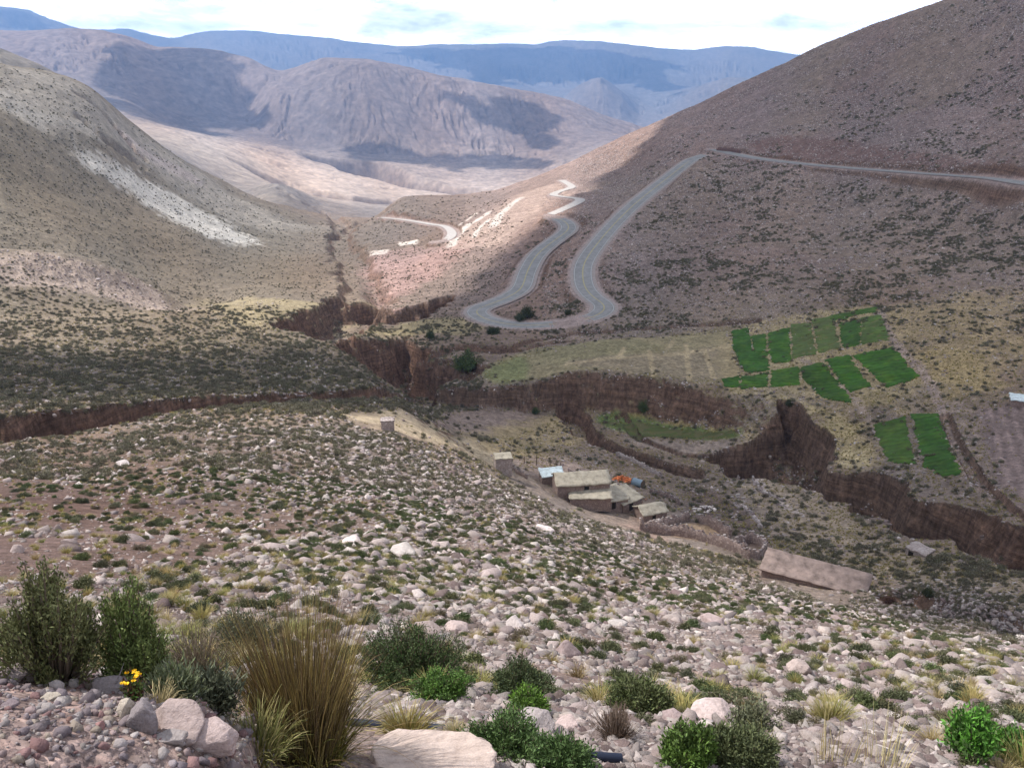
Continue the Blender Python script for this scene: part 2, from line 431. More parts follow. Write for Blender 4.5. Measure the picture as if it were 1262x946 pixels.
def paint(pts, col, soft=3., amt=1., rough=2.0, lam=6., smooth=True, hitf=None):
    si, sj, sd, P = sd_poly_grid(pts, soft*2+rough*2, smooth, hitf or hit)
    x, y = GX[si, sj], GY[si, sj]
    s = sd+rough*(perlin(x/lam, y/lam, 80)+.6*perlin(x/lam*3.1, y/lam*3.1, 81))
    w = sstep(-soft, soft, s)*amt
    TINT[si, sj] = TINT[si, sj]*(1-w[..., None])+C(*col)*w[..., None]
def paint_path(pts, half, col, amt=1., rough=.5, hitf=None):
    P = catmull(world_poly(pts, hitf or hit), 6)
    si, sj = region(P, half*3)
    x, y = GX[si, sj], GY[si, sj]
    d, s = seg_dist(x, y, P, False)
    d = d+perlin(x/half/2, y/half/2, 84)*rough*half
    w = (1-sstep(half*.6, half*1.3, d))*amt
    TINT[si, sj] = TINT[si, sj]*(1-w[..., None])+C(*col)*w[..., None]

# left hillside: pale grey upper slopes, white scree, dark ribs
paint([(0,80),(100,104),(170,160),(250,215),(330,262),(420,290),(330,285),(230,240),(140,180),(60,140),(0,125)], (.30,.285,.25), 25, .75, 15, 60)
paint([(100,190),(135,198),(180,222),(230,248),(290,282),(318,300),(262,294),(205,268),(150,232),(108,206)], (.52,.52,.485), 9, .8, 12, 8)
paint([(0,112),(60,140),(120,160),(80,160),(0,135)], (.40,.39,.35), 12, .6, 12, 25)
paint([(150,165),(190,190),(250,225),(215,215),(170,190)], (.40,.36,.35), 10, .6, 12, 25)
paint([(0,312),(70,316),(140,335),(200,364),(236,384),(150,372),(60,356),(0,350)], (.42,.35,.295), 4, .95, 4, 14)
paint([(0,390),(120,372),(200,390),(120,420),(0,425)], (.30,.25,.185), 10, .6, 8, 12)
# yellow grass at the foot of the left valley side
paint([(250,372),(330,368),(400,374),(455,385),(430,398),(340,402),(270,392)], (.36,.31,.19), 6, .75, 6, 10)
paint([(430,418),(500,398),(560,392),(600,402),(560,412),(500,416)], (.33,.29,.16), 4, .7, 4, 10)
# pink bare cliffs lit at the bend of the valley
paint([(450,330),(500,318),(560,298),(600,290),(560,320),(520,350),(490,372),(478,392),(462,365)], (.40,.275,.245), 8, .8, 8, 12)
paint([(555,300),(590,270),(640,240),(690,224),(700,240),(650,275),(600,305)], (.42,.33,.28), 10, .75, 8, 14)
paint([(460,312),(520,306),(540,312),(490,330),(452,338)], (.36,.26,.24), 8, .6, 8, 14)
# right slope: dark olive bands of scrub and red rock bands
paint([(740,225),(900,205),(1100,225),(1262,236),(1262,330),(1100,350),(950,300),(860,260),(780,300)], (.24,.20,.155), 20, .45, 25, 30)
paint([(900,55),(1000,60),(1100,50),(1230,0),(1140,0),(1050,46),(970,80)], (.24,.20,.15), 30, .5, 20, 40)
paint([(915,180),(960,168),(1060,178),(1150,190),(1262,200),(1262,217),(1100,207),(960,197)], (.17,.11,.095), 3, .8, 5, 14)
# terrace fields and yellow grass
GRS = (.37,.31,.175)
paint([(600,452),(650,432),(700,425),(800,416),(900,404),(905,440),(915,470),(850,470),(760,457),(700,457),(650,468),(605,470)], (.265,.235,.14), 2, .95, 1.5, 8)
paint([(600,455),(640,440),(650,460),(640,470),(608,470)], (.16,.20,.08), 2, .65, 1.5, 6)
paint([(665,430),(790,420),(800,432),(690,448)], (.22,.21,.12), 3, .6, 2, 8)
paint([(700,446),(800,436),(905,424),(905,462),(850,468),(770,458)], (.265,.225,.155), 2, .9, 1, 8)
paint([(905,405),(1085,378),(1105,425),(1135,465),(1120,490),(1060,500),(1000,490),(960,480),(905,478),(890,465)], GRS, 3, .7, 2, 8)
paint([(905,480),(960,486),(1010,500),(1060,520),(1080,560),(1040,578),(1015,545),(985,500),(950,492)], GRS, 3, .9, 3, 6)
paint([(1040,556),(1075,558),(1062,574),(1030,574)], (.47,.40,.24), 1.5, .8, 1.5, 4)
paint([(1090,385),(1262,360),(1262,440),(1240,480),(1150,500),(1125,455)], (.36,.29,.165), 8, .7, 8, 12)
paint([(1130,440),(1200,430),(1235,470),(1200,480),(1150,478)], (.38,.30,.15), 4, .6, 4, 8)
paint([(1205,505),(1255,498),(1330,500),(1330,690),(1262,625),(1225,590)], (.235,.185,.17), 1.0, 1, .4, 8, smooth=False)
paint([(1165,505),(1200,505),(1222,595),(1262,640),(1230,640),(1190,580)], (.29,.235,.20), 1.5, .7, 1, 5)
# lower terraces by the canyon foot
paint([(500,512),(560,505),(640,506),(660,520),(620,533),(560,530),(510,522)], (.255,.205,.175), 1.5, .95, 1.0, 8)
paint([(640,520),(700,525),(715,545),(650,560),(560,545),(590,533)], (.38,.31,.17), 4, .7, 4, 6)
paint([(400,507),(470,508),(560,535),(640,575),(600,572),(530,545),(450,522)], (.46,.39,.27), 4, .8, 3, 6)
paint([(735,512),(780,510),(900,530),(912,538),(880,542),(760,530)], (.12,.17,.06), 1.2, .95, .8, 6)
paint([(770,538),(905,540),(905,552),(860,560),(800,552)], (.30,.25,.21), 1.2, .95, .8, 6)
paint([(720,503),(800,505),(930,525),(950,540),(925,540),(900,528),(770,510)], (.42,.34,.15), 2, .6, 2, 5)
# yard, corral floor, trampled ground
paint([(818,656),(858,644),(900,664),(905,672),(870,668)], (.38,.285,.19), 1, 1, .8, 5)
paint([(850,600),(905,620),(950,660),(935,685),(900,655),(850,640)], (.145,.11,.095), 2, .9, 1.5, 5)
paint([(625,565),(680,565),(760,590),(770,600),(720,597),(650,585)], (.30,.24,.21), 2, .7, 1.5, 5)
paint([(780,640),(800,650),(900,700),(940,705),(930,715),(860,690),(800,662),(770,648)], (.30,.225,.19), 1.5, .7, 1.5, 5)
paint([(900,580),(950,575),(1060,640),(1150,675),(1262,715),(1262,760),(1120,715),(1000,690),(950,650),(920,610)], (.36,.30,.225), 3, .75, 3, 8)
paint([(1050,740),(1150,735),(1262,760),(1262,795),(1150,780),(1080,765)], (.24,.20,.165), 4, .6, 3, 6)
# eroded pale track scars near the old road
for pl in ([(492,298),(516,295),(514,301),(490,303)], [(455,311),(480,307),(476,313),(456,316)]):
    paint(pl, (.60,.55,.50), 1.2, .9, .6, 10, smooth=False)
for pl, hw in (([(556,303),(562,293),(574,280),(590,270),(601,262)], 3.6), ([(608,279),(614,268),(626,256),(641,244)], 4.0), ([(584,292),(592,280),(603,270)], 2.0), ([(566,278),(580,268),(596,259)], 1.4)):
    paint_path(pl, hw*.85, (.60,.55,.50), .9, rough=.2)
paint([(478,266),(548,273),(545,277),(480,270)], (.16,.12,.10), 1.5, .8, 1, 5)
# ploughed rows in the fallow field on the right, faint rows in the terraces
def rows(pts, along, spacing, amp, h=.0):
    si, sj, sd, P = sd_poly_grid(pts, 4, False, hit)
    x, y = GX[si, sj], GY[si, sj]
    a = world_poly(along, hit); d = a[1]-a[0]; d /= np.hypot(*d)
    s = (x*(-d[1])+y*d[0]) + .4*perlin(x/9, y/9, 90)
    w = sstep(0, 1, sd)
    k = np.cos(2*PI*s/spacing)
    TINT[si, sj] *= (1+amp*w*k)[..., None]
    H[si, sj] += h*w*k
rows([(1205,505),(1255,498),(1330,500),(1330,690),(1262,625),(1225,590)], [(1210,510),(1230,595)], 2.2, .13, .12)
rows([(600,452),(700,428),(900,408),(905,470),(760,457)], [(700,455),(900,425)], 2.4, .05, .03)
for a, b in (((700,448),(900,425)), ((845,424),(850,468)), ((800,432),(806,462)), ((868,430),(880,466)), ((770,428),(762,440)), ((830,420),(822,430))):
    paint_path([a, ((a[0]+b[0])/2, (a[1]+b[1])/2+1), b], .8 if a[0] != 700 else 1.4, (.42,.35,.22), .7)
# stone walled footpath along the sandy tongue
paint_path([(868,568),(900,585),(950,610),(985,632)], 1.0, (.46,.40,.36), .9)
paint_path([(1082,385),(1105,425),(1135,455),(1160,500),(1175,560),(1215,605),(1262,642)], 1.3, (.33,.265,.235), .8)
paint_path([(985,440),(1040,480),(1075,520)], 1.1, (.33,.27,.22), .8)
# speckle of stones and small scrub, at every distance about the size of a pixel or two
for k, (f, amp) in enumerate([(.004, .30), (.010, .20), (.03, .12)]):
    lam = RR*f+.02
    lev = np.floor(np.log2(lam)); fr = np.log2(lam)-lev
    n = 0
    for d, w in ((0, 1-fr), (1, fr)):
        L = 2.0**(lev+d)
        n = n+w*perlin(GX/L, GY/L, 100+k)
    TINT *= (1+amp*n)[..., None]
# cut and steep ground shows raw red-brown soil, redder or greyer in beds
zb = H/2.1+perlin(GX/30, GY/30, 95)*2
bed = .5+.5*np.sin(zb*2.3)*np.cos(zb*.9+1)
soil = C(.185,.142,.118)[None, None]*(1-bed[..., None])+C(.145,.115,.098)[None, None]*bed[..., None]
soil = soil*np.array([.90,.82,.74])*(1+.2*perlin(GX/1.7, GY/1.7, 96)+.15*perlin(GX/.5, GY/.5, 97))[..., None]
steep = sstep(.72, 1.15, SLOPE)*(RR > 60)*(1-sstep(290, 325, RR))
ws = np.clip(SOIL*sstep(.30, .75, SLOPE), 0, 1)
ws = np.maximum(ws, steep*.9)[..., None]
redness = sstep(-.5, .4, perlin(GX/60, GY/60, 98))[..., None]
soil = soil*(1-redness*.5)+soil*C(1.12,.95,.9)*redness*.5
CUT = ws[..., 0].copy(); TINT = TINT*(1-ws)+soil*ws
b = BARE[..., None]*.9
TINT = TINT*(1-b)+C(.34,.28,.26)*b
TINT = np.clip(TINT, .01, .9)
# ------------------------------------------------------------ node helpers
def new_mat(name):
    m = bpy.data.materials.new(name); m.use_nodes = True
    nt = m.node_tree; nt.nodes.clear()
    out = nt.nodes.new('ShaderNodeOutputMaterial'); b = nt.nodes.new('ShaderNodeBsdfPrincipled')
    nt.links.new(b.outputs[0], out.inputs[0])
    b.inputs['Specular IOR Level'].default_value = .2
    b.inputs['Roughness'].default_value = .9
    return m, nt, b
def N(nt, t, **kw):
    n = nt.nodes.new(t)
    for k, v in kw.items():
        if k in n.inputs: n.inputs[k].default_value = v
        else: setattr(n, k, v)
    return n
def mixc(nt, f, a, b, mode='MIX'):
    n = nt.nodes.new('ShaderNodeMix'); n.data_type = 'RGBA'; n.blend_type = mode
    for s, v in ((0, f), (6, a), (7, b)):
        if hasattr(v, 'is_output') or isinstance(v, bpy.types.NodeSocket): nt.links.new(v, n.inputs[s])
        elif s == 0: n.inputs[0].default_value = v
        else: n.inputs[s].default_value = (*v, 1)
    return n.outputs[2]
def ramp(nt, x, stops):
    n = nt.nodes.new('ShaderNodeValToRGB'); nt.links.new(x, n.inputs[0])
    e = n.color_ramp.elements
    while len(e) < len(stops): e.new(.5)
    for k, (p, c) in enumerate(stops):
        e[k].position = p; e[k].color = (*c, 1) if len(c) == 3 else c
    return n.outputs[0]

def ground_material(near):
    m, nt, b = new_mat('stony_ground' if near else 'hill_ground')
    at = N(nt, 'ShaderNodeAttribute', attribute_name='tint')
    tc = nt.nodes.new('ShaderNodeTexCoord'); P = tc.outputs['Object']
    col = at.outputs['Color']
    if near:
        def noise(s, d=4, r=.6):
            n = N(nt, 'ShaderNodeTexNoise', Scale=s, Detail=d, Roughness=r); nt.links.new(P, n.inputs['Vector']); return n
        n0 = noise(.23, 5, .72); n1 = noise(1.1, 6, .72); n2 = noise(14, 5, .7)
        v1 = N(nt, 'ShaderNodeTexVoronoi', Scale=16.0, Randomness=1.0); nt.links.new(P, v1.inputs['Vector'])
        v2 = N(nt, 'ShaderNodeTexVoronoi', Scale=48.0, Randomness=1.0); nt.links.new(P, v2.inputs['Vector'])
        col = mixc(nt, 1.0, col, ramp(nt, n1.outputs[0], [(.30,(.62,.60,.58)), (.5,(1,1,1)), (.7,(1.42,1.40,1.38))]), 'MULTIPLY')
        col = mixc(nt, 1.0, col, ramp(nt, n0.outputs[0], [(.30,(.70,.69,.68)), (.5,(1,1,1)), (.7,(1.3,1.28,1.27))]), 'MULTIPLY')
        col = mixc(nt, 1.0, col, ramp(nt, n2.outputs[0], [(.32,(.75,.73,.72)), (.5,(1,1,1)), (.68,(1.25,1.25,1.25))]), 'MULTIPLY')
        s1 = nt.nodes.new('ShaderNodeSeparateColor'); nt.links.new(v1.outputs['Color'], s1.inputs[0])
        col = mixc(nt, .8, col, ramp(nt, s1.outputs[0], [(0,(.78,.76,.78)), (.5,(1,.98,.97)), (.8,(1.12,1.02,.98)), (1,(1.4,1.34,1.3))]), 'MULTIPLY')
        s2 = nt.nodes.new('ShaderNodeSeparateColor'); nt.links.new(v2.outputs['Color'], s2.inputs[0])
        col = mixc(nt, .7, col, ramp(nt, s2.outputs[1], [(0,(.75,.75,.76)), (.6,(1,.98,.97)), (1,(1.35,1.3,1.28))]), 'MULTIPLY')
        # cut banks: runnels down the face, beds across it, stones set in the soil
        m1 = N(nt, 'ShaderNodeMapping'); m1.inputs['Scale'].default_value = (1.1, 1.1, .16); nt.links.new(P, m1.inputs[0])
        m2 = N(nt, 'ShaderNodeMapping'); m2.inputs['Scale'].default_value = (.05, .05, 1.5); nt.links.new(P, m2.inputs[0])
        c1 = N(nt, 'ShaderNodeTexNoise', Scale=1.0, Detail=7, Roughness=.7); nt.links.new(m1.outputs[0], c1.inputs['Vector'])
        c2 = N(nt, 'ShaderNodeTexNoise', Scale=1.0, Detail=6, Roughness=.7); nt.links.new(m2.outputs[0], c2.inputs['Vector'])
        cc = mixc(nt, 1.0, ramp(nt, c1.outputs[0], [(.33,(.62,.6,.58)), (.5,(1,1,1)), (.68,(1.35,1.32,1.3))]), ramp(nt, c2.outputs[0], [(.36,(.72,.70,.68)), (.5,(1,1,1)), (.62,(1.35,1.30,1.25))]), 'MULTIPLY')
        col = mixc(nt, at.outputs['Alpha'], col, mixc(nt, 1.0, col, cc, 'MULTIPLY'))
        # bump: pebbles and clods
        def madd(a, ka, bb, kb):
            x = N(nt, 'ShaderNodeMath', operation='MULTIPLY'); x.inputs[1].default_value = ka; nt.links.new(a, x.inputs[0])
            y = N(nt, 'ShaderNodeMath', operation='MULTIPLY_ADD'); y.inputs[1].default_value = kb; nt.links.new(bb, y.inputs[0]); nt.links.new(x.outputs[0], y.inputs[2])
            return y.outputs[0]
        h = madd(v1.outputs['Distance'], -.035, v2.outputs['Distance'], -.012)
        h2 = madd(n1.outputs[0], .22, n2.outputs[0], .03)
        ad = N(nt, 'ShaderNodeMath', operation='ADD'); nt.links.new(h, ad.inputs[0]); nt.links.new(h2, ad.inputs[1])
        cb = N(nt, 'ShaderNodeMath', operation='MULTIPLY'); nt.links.new(madd(c1.outputs[0], .8, c2.outputs[0], .45), cb.inputs[0]); nt.links.new(at.outputs['Alpha'], cb.inputs[1])
        ad2 = N(nt, 'ShaderNodeMath', operation='ADD'); nt.links.new(ad.outputs[0], ad2.inputs[0]); nt.links.new(cb.outputs[0], ad2.inputs[1]); ad = ad2
        bp = N(nt, 'ShaderNodeBump', Strength=.85, Distance=1.0); nt.links.new(ad.outputs[0], bp.inputs['Height'])
        nt.links.new(bp.outputs[0], b.inputs['Normal'])
    else:
        n1 = N(nt, 'ShaderNodeTexNoise', Scale=.02, Detail=8, Roughness=.7); nt.links.new(P, n1.inputs['Vector'])
        col = mixc(nt, 1.0, col, ramp(nt, n1.outputs[0], [(.32,(.72,.71,.70)), (.5,(1,1,1)), (.68,(1.25,1.24,1.22))]), 'MULTIPLY')
        bp = N(nt, 'ShaderNodeBump', Strength=.6, Distance=12.0); nt.links.new(n1.outputs[0], bp.inputs['Height'])
        nt.links.new(bp.outputs[0], b.inputs['Normal'])
    nt.links.new(col, b.inputs['Base Color'])
    b.inputs['Roughness'].default_value = .95
    b.inputs['Specular IOR Level'].default_value = .08
    return m

def grid_mesh(name, ja, jb, step_az=1):
    ai = np.arange(len(AZ))
    A = len(ai); n = jb-ja
    co = np.stack([GX[:, ja:jb], GY[:, ja:jb], H[:, ja:jb]], -1).reshape(-1, 3).astype(np.float32)
    idx = np.arange(A*n).reshape(A, n)
    f = np.stack([idx[1:, :-1], idx[:-1, :-1], idx[:-1, 1:], idx[1:, 1:]], -1).reshape(-1, 4)[:, ::-1]
    f = f[:, ::-1]
    me = bpy.data.meshes.new(name)
    me.vertices.add(len(co)); me.vertices.foreach_set('co', co.ravel())
    me.loops.add(f.size); me.loops.foreach_set('vertex_index', np.ascontiguousarray(f).ravel().astype(np.int32))
    me.polygons.add(len(f)); me.polygons.foreach_set('loop_start', np.arange(0, f.size, 4, dtype=np.int32))
    me.polygons.foreach_set('loop_total', np.full(len(f), 4, dtype=np.int32))
    me.update(calc_edges=True)
    me.polygons.foreach_set('use_smooth', np.ones(len(f), dtype=bool))
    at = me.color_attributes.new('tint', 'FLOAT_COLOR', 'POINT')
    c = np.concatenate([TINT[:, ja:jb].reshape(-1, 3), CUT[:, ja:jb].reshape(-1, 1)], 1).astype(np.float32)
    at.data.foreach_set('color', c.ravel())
    o = bpy.data.objects.new(name, me); COL.objects.link(o)
    tag(o, kind='structure')
    return o
# the world closes behind the viewer
GX = np.vstack([GX, GX[:1]]); GY = np.vstack([GY, GY[:1]]); H = np.vstack([H, H[:1]])
TINT = np.concatenate([TINT, TINT[:1]], 0); CUT = np.vstack([CUT, CUT[:1]]); AZ = np.append(AZ, PI); RR = np.vstack([RR, RR[:1]])
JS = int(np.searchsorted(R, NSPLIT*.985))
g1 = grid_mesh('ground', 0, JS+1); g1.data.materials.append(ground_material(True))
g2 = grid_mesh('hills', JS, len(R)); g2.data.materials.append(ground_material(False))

# ------------------------------------------------------------ camera
cam = bpy.data.cameras.new('camera'); camo = bpy.data.objects.new('camera', cam); COL.objects.link(camo)
cam.sensor_width = 36; cam.lens = 36*FPX/W0; cam.clip_end = 90000; cam.clip_start = .05
camo.rotation_euler = (PI/2-PITCH, 0, 0); SC.camera = camo

# ------------------------------------------------------------ sun, sky
SUN_EL, SUN_AZ = math.radians(52), math.radians(-72)      # azimuth from +Y, clockwise
SDIR = Vector((math.sin(SUN_AZ)*math.cos(SUN_EL), math.cos(SUN_AZ)*math.cos(SUN_EL), math.sin(SUN_EL)))
sl = bpy.data.lights.new('sun', 'SUN'); sl.energy = 4.6; sl.angle = math.radians(.5); sl.color = (1, .955, .89)
so = bpy.data.objects.new('sun', sl); COL.objects.link(so)
so.rotation_euler = (-SDIR).to_track_quat('-Z', 'Y').to_euler()
wd = bpy.data.worlds.new('World'); SC.world = wd; wd.use_nodes = True
nt = wd.node_tree; bg = nt.nodes['Background']
sky = N(nt, 'ShaderNodeTexSky', sky_type='NISHITA'); sky.sun_disc = False
sky.sun_elevation = SUN_EL; sky.sun_rotation = SUN_AZ; sky.altitude = 3800; sky.air_density = 1.0; sky.dust_density = 1.0
tc = nt.nodes.new('ShaderNodeTexCoord')
mp = N(nt, 'ShaderNodeMapping'); mp.inputs['Scale'].default_value = (1, 1, 3.4); nt.links.new(tc.outputs['Generated'], mp.inputs[0])
cn = N(nt, 'ShaderNodeTexNoise', Scale=3.1, Detail=9, Roughness=.62, Distortion=.25); nt.links.new(mp.outputs[0], cn.inputs['Vector'])
cn2 = N(nt, 'ShaderNodeTexNoise', Scale=7.0, Detail=7, Roughness=.6, Distortion=.3); nt.links.new(mp.outputs[0], cn2.inputs['Vector'])
cover = ramp(nt, cn.outputs[0], [(.34,(.1,.1,.1)), (.46,(1,1,1))])
ccol = ramp(nt, cn2.outputs[0], [(.36,(5.6,6.3,7.6)), (.47,(9.5,9.9,10.6)), (.58,(13,13,13))])
sx = nt.nodes.new('ShaderNodeSeparateXYZ'); nt.links.new(tc.outputs['Generated'], sx.inputs[0])
ccol = mixc(nt, 1.0, ccol, ramp(nt, sx.outputs[2], [(.0,(10,9.4,8.4)), (.035,(5,4.8,4.5)), (.08,(2.6,2.55,2.5)), (.15,(1.25,1.25,1.25)), (.35,(.8,.8,.82))]), 'MULTIPLY')
skyc = mixc(nt, cover, sky.outputs[0], ccol)
nt.links.new(skyc, bg.inputs[0]); bg.inputs[1].default_value = .10
SC.view_settings.view_transform = 'Standard'; SC.view_settings.look = 'None'; SC.view_settings.gamma = 1
SC.view_settings.exposure = 0.2
SC.cycles.max_bounces = 5; SC.cycles.diffuse_bounces = 2; SC.cycles.volume_bounces = 0; SC.cycles.transparent_max_bounces = 8
SC.cycles.use_denoising = True

# ------------------------------------------------------------ haze
HAZE_TOP = float(max(H.max()+30, 60))
def haze_box():
    bm = bmesh.new()
    bmesh.ops.create_cube(bm, size=2)
    z0 = float(H.min())-5
    for v in bm.verts:
        v.co.x *= 27000; v.co.y *= 24500; v.co.z = HAZE_TOP if v.co.z > 0 else z0
    me = bpy.data.meshes.new('haze'); bm.to_mesh(me); bm.free()
    o = bpy.data.objects.new('haze', me); COL.objects.link(o); tag(o, kind='stuff')
    m = bpy.data.materials.new('thin_air'); m.use_nodes = True; nt = m.node_tree; nt.nodes.clear()
    out = nt.nodes.new('ShaderNodeOutputMaterial'); pv = nt.nodes.new('ShaderNodeVolumePrincipled')
    pv.inputs['Color'].default_value = (.27, .51, 1, 1); pv.inputs['Density'].default_value = HAZE_D
    pv.inputs['Anisotropy'].default_value = .1
    nt.links.new(pv.outputs[0], out.inputs['Volume']); me.materials.append(m)
HAZE_D = .85e-4
haze_box()

# ------------------------------------------------------------ clouds overhead: their shadows lie on the valley and the far range
def cloud(pts, alt, edge, label, seed=1, d=None):
    P = world_poly(pts, hit)
    z0 = np.mean([hit(p[0], p[1])[0][2] if len(p) == 2 else -80 for p in pts])
    k = (alt-z0)/SDIR.z
    P = catmull(P+np.array([SDIR.x, SDIR.y])*k, 5, True)
    lo = P.min(0)-edge*1.5; hi = P.max(0)+edge*1.5
    n = 90
    xs = np.linspace(lo[0], hi[0], n); ys = np.linspace(lo[1], hi[1], n)
    X, Y = np.meshgrid(xs, ys, indexing='ij')
    sd, _ = seg_dist(X, Y, P, True)
    s = sd+edge*(2.6 if alt > 2000 else 1.1)*fbm(X/edge/2.2, Y/edge/2.2, 6, seed)
    th = np.sqrt(np.clip(s/edge, 0, 4))
    ok = s > 0
    up = alt+th*edge*.55*(1+.5*fbm(X/edge/1.2, Y/edge/1.2, 4, seed+5)); dn = alt-th*edge*.12*(1+.6*fbm(X/edge, Y/edge, 3, seed+9))
    bm = bmesh.new(); vt = {}
    def V(i, j, t):
        key = (i, j, t if ok[i, j] else 0)
        if key not in vt: vt[key] = bm.verts.new((X[i, j], Y[i, j], (up if t else dn)[i, j] if ok[i, j] else alt))
        return vt[key]
    for i in range(n-1):
        for j in range(n-1):
            if ok[i:i+2, j:j+2].any():
                for t in (0, 1):
                    q = [V(i, j, t), V(i+1, j, t), V(i+1, j+1, t), V(i, j+1, t)]
                    try: bm.faces.new(q if t else q[::-1])
                    except ValueError: pass
    for f in bm.faces: f.smooth = True
    me = bpy.data.meshes.new('cloud'); bm.to_mesh(me); bm.free()
    o = bpy.data.objects.new('cloud', me); COL.objects.link(o); me.materials.append(M_cloud); tag(o, kind='structure')
M_cloud, _nt, _b = new_mat('cloud_white'); _b.inputs['Base Color'].default_value = (.9, .9, .92, 1)
CLOUDS = [
 ([(470,515),(620,560),(760,612),(900,672),(1000,700),(1262,752),(1500,800),(1500,400),(1500,100,1300),(1262,0,1300),(1150,20,1250),(1000,75,1200),(880,120,1060),(815,165),(730,225),(640,300),(580,330),(500,395),(440,425),(300,440),(0,450),(-150,470),(-150,540),(0,508),(200,488),(400,482)], 1500, 25, 1),
]
FAR_CLOUDS = [
 ([(560,120),(600,125),(612,150),(580,150)], 2900, 60, 13),
 ([(160,95),(260,75),(345,95),(310,130),(290,160),(200,150),(130,120)], 3200, 250, 2),
 ([(430,184),(520,186),(640,196),(690,200),(640,206),(560,208),(440,194)], 2800, 60, 3),
 ([(610,160),(660,140),(690,160),(650,180)], 3000, 120, 4),
 ([(500,62),(590,62),(650,60),(760,66),(830,80),(800,120),(760,105),(700,100),(600,100)], 4200, 300, 6),
 ([(0,15),(50,22),(60,33),(0,32)], 4200, 300, 7),
]
for p, alt, e, sd_ in CLOUDS + FAR_CLOUDS:
    cloud(p, alt, e, '', sd_)
# ------------------------------------------------------------ sampling the finished ground
def Hs(x, y):
    x = np.asarray(x, float); y = np.asarray(y, float)
    a = np.arctan2(x, y); r = np.log(np.maximum(np.hypot(x, y), .26))
    i = np.clip(np.searchsorted(AZ, a)-1, 0, len(AZ)-2); j = np.clip(np.searchsorted(LR, r)-1, 0, len(LR)-2)
    fa = (a-AZ[i])/(AZ[i+1]-AZ[i]); fr = np.clip((r-LR[j])/(LR[j+1]-LR[j]), 0, 1)
    return (H[i, j]*(1-fa)+H[i+1, j]*fa)*(1-fr)+(H[i, j+1]*(1-fa)+H[i+1, j+1]*fa)*fr
hit = make_hit(H)
def at(u, v): return Vector(hit(u, v)[0])
def pxm(p):      # metres per photo pixel at point p
    cp, sp = math.cos(PITCH), math.sin(PITCH)
    return (p[1]*cp-p[2]*sp)/FPX

# ------------------------------------------------------------ mesh helpers
def mesh_np(name, V, F, mats, cols=None, parent=None, smooth=False, loc=None, link=True):
    """V (n,3); F (m,3|4) int; cols (n,3) vertex colours"""
    me = bpy.data.meshes.new(name)
    V = np.asarray(V, np.float32); F = np.asarray(F, np.int32); k = F.shape[1]
    me.vertices.add(len(V)); me.vertices.foreach_set('co', V.ravel())
    me.loops.add(F.size); me.loops.foreach_set('vertex_index', F.ravel())
    me.polygons.add(len(F)); me.polygons.foreach_set('loop_start', np.arange(0, F.size, k, dtype=np.int32))
    me.polygons.foreach_set('loop_total', np.full(len(F), k, dtype=np.int32))
    me.update(calc_edges=True)
    if smooth: me.polygons.foreach_set('use_smooth', np.ones(len(F), dtype=bool))
    if cols is not None:
        a = me.color_attributes.new('tint', 'FLOAT_COLOR', 'POINT')
        a.data.foreach_set('color', np.concatenate([cols, np.ones((len(V), 1))], 1).astype(np.float32).ravel())
    for m in (mats if isinstance(mats, (list, tuple)) else [mats]): me.materials.append(m)
    o = bpy.data.objects.new(name, me)
    if link: COL.objects.link(o)
    if parent is not None: o.parent = parent
    if loc is not None: o.location = loc
    return o
def from_bm(name, bm, mat, parent=None, loc=None, smooth=False):
    me = bpy.data.meshes.new(name); bmesh.ops.recalc_face_normals(bm, faces=bm.faces)
    if smooth:
        for f in bm.faces: f.smooth = True
    bm.to_mesh(me); bm.free(); me.materials.append(mat)
    o = bpy.data.objects.new(name, me); COL.objects.link(o)
    if parent is not None: o.parent = parent
    if loc is not None: o.location = loc
    return o
def empty(name, loc, label, cat, group=None, rz=0):
    o = bpy.data.objects.new(name, None); COL.objects.link(o); o.location = loc; o.rotation_euler.z = rz
    o.empty_display_size = .2
    return tag(o, label, cat, group)

def tint_mat(name, var=.25, rough=.85, trans=0., scale=None, spec=.15, hue=.03):
    """colour from the mesh's own tint, changed a little from one plant or stone to the next"""
    m, nt, b = new_mat(name)
    a = N(nt, 'ShaderNodeAttribute', attribute_name='tint')
    oi = nt.nodes.new('ShaderNodeObjectInfo')
    hs = nt.nodes.new('ShaderNodeHueSaturation')
    def mr(lo, hi, src):
        r = nt.nodes.new('ShaderNodeMapRange'); nt.links.new(src, r.inputs[0]); r.inputs[3].default_value = lo; r.inputs[4].default_value = hi; return r.outputs[0]
    nt.links.new(mr(1-var, 1+var, oi.outputs['Random']), hs.inputs['Value'])
    mu = N(nt, 'ShaderNodeMath', operation='MULTIPLY'); mu.inputs[1].default_value = 7.13; nt.links.new(oi.outputs['Random'], mu.inputs[0])
    fr = N(nt, 'ShaderNodeMath', operation='FRACT'); nt.links.new(mu.outputs[0], fr.inputs[0])
    nt.links.new(mr(.5-hue, .5+hue, fr.outputs[0]), hs.inputs['Hue'])
    nt.links.new(a.outputs['Color'], hs.inputs['Color'])
    col = hs.outputs[0]
    if scale:
        tcn = nt.nodes.new('ShaderNodeTexCoord')
        n = N(nt, 'ShaderNodeTexNoise', Scale=scale, Detail=7, Roughness=.68); nt.links.new(tcn.outputs['Object'], n.inputs['Vector'])
        col = mixc(nt, 1.0, col, ramp(nt, n.outputs[0], [(.3,(.70,.67,.66)), (.5,(1,1,1)), (.7,(1.22,1.22,1.22))]), 'MULTIPLY')
        bp = N(nt, 'ShaderNodeBump', Strength=.5, Distance=.08); nt.links.new(n.outputs[0], bp.inputs['Height']); nt.links.new(bp.outputs[0], b.inputs['Normal'])
    nt.links.new(col, b.inputs['Base Color'])
    b.inputs['Roughness'].default_value = rough; b.inputs['Specular IOR Level'].default_value = spec
    return m
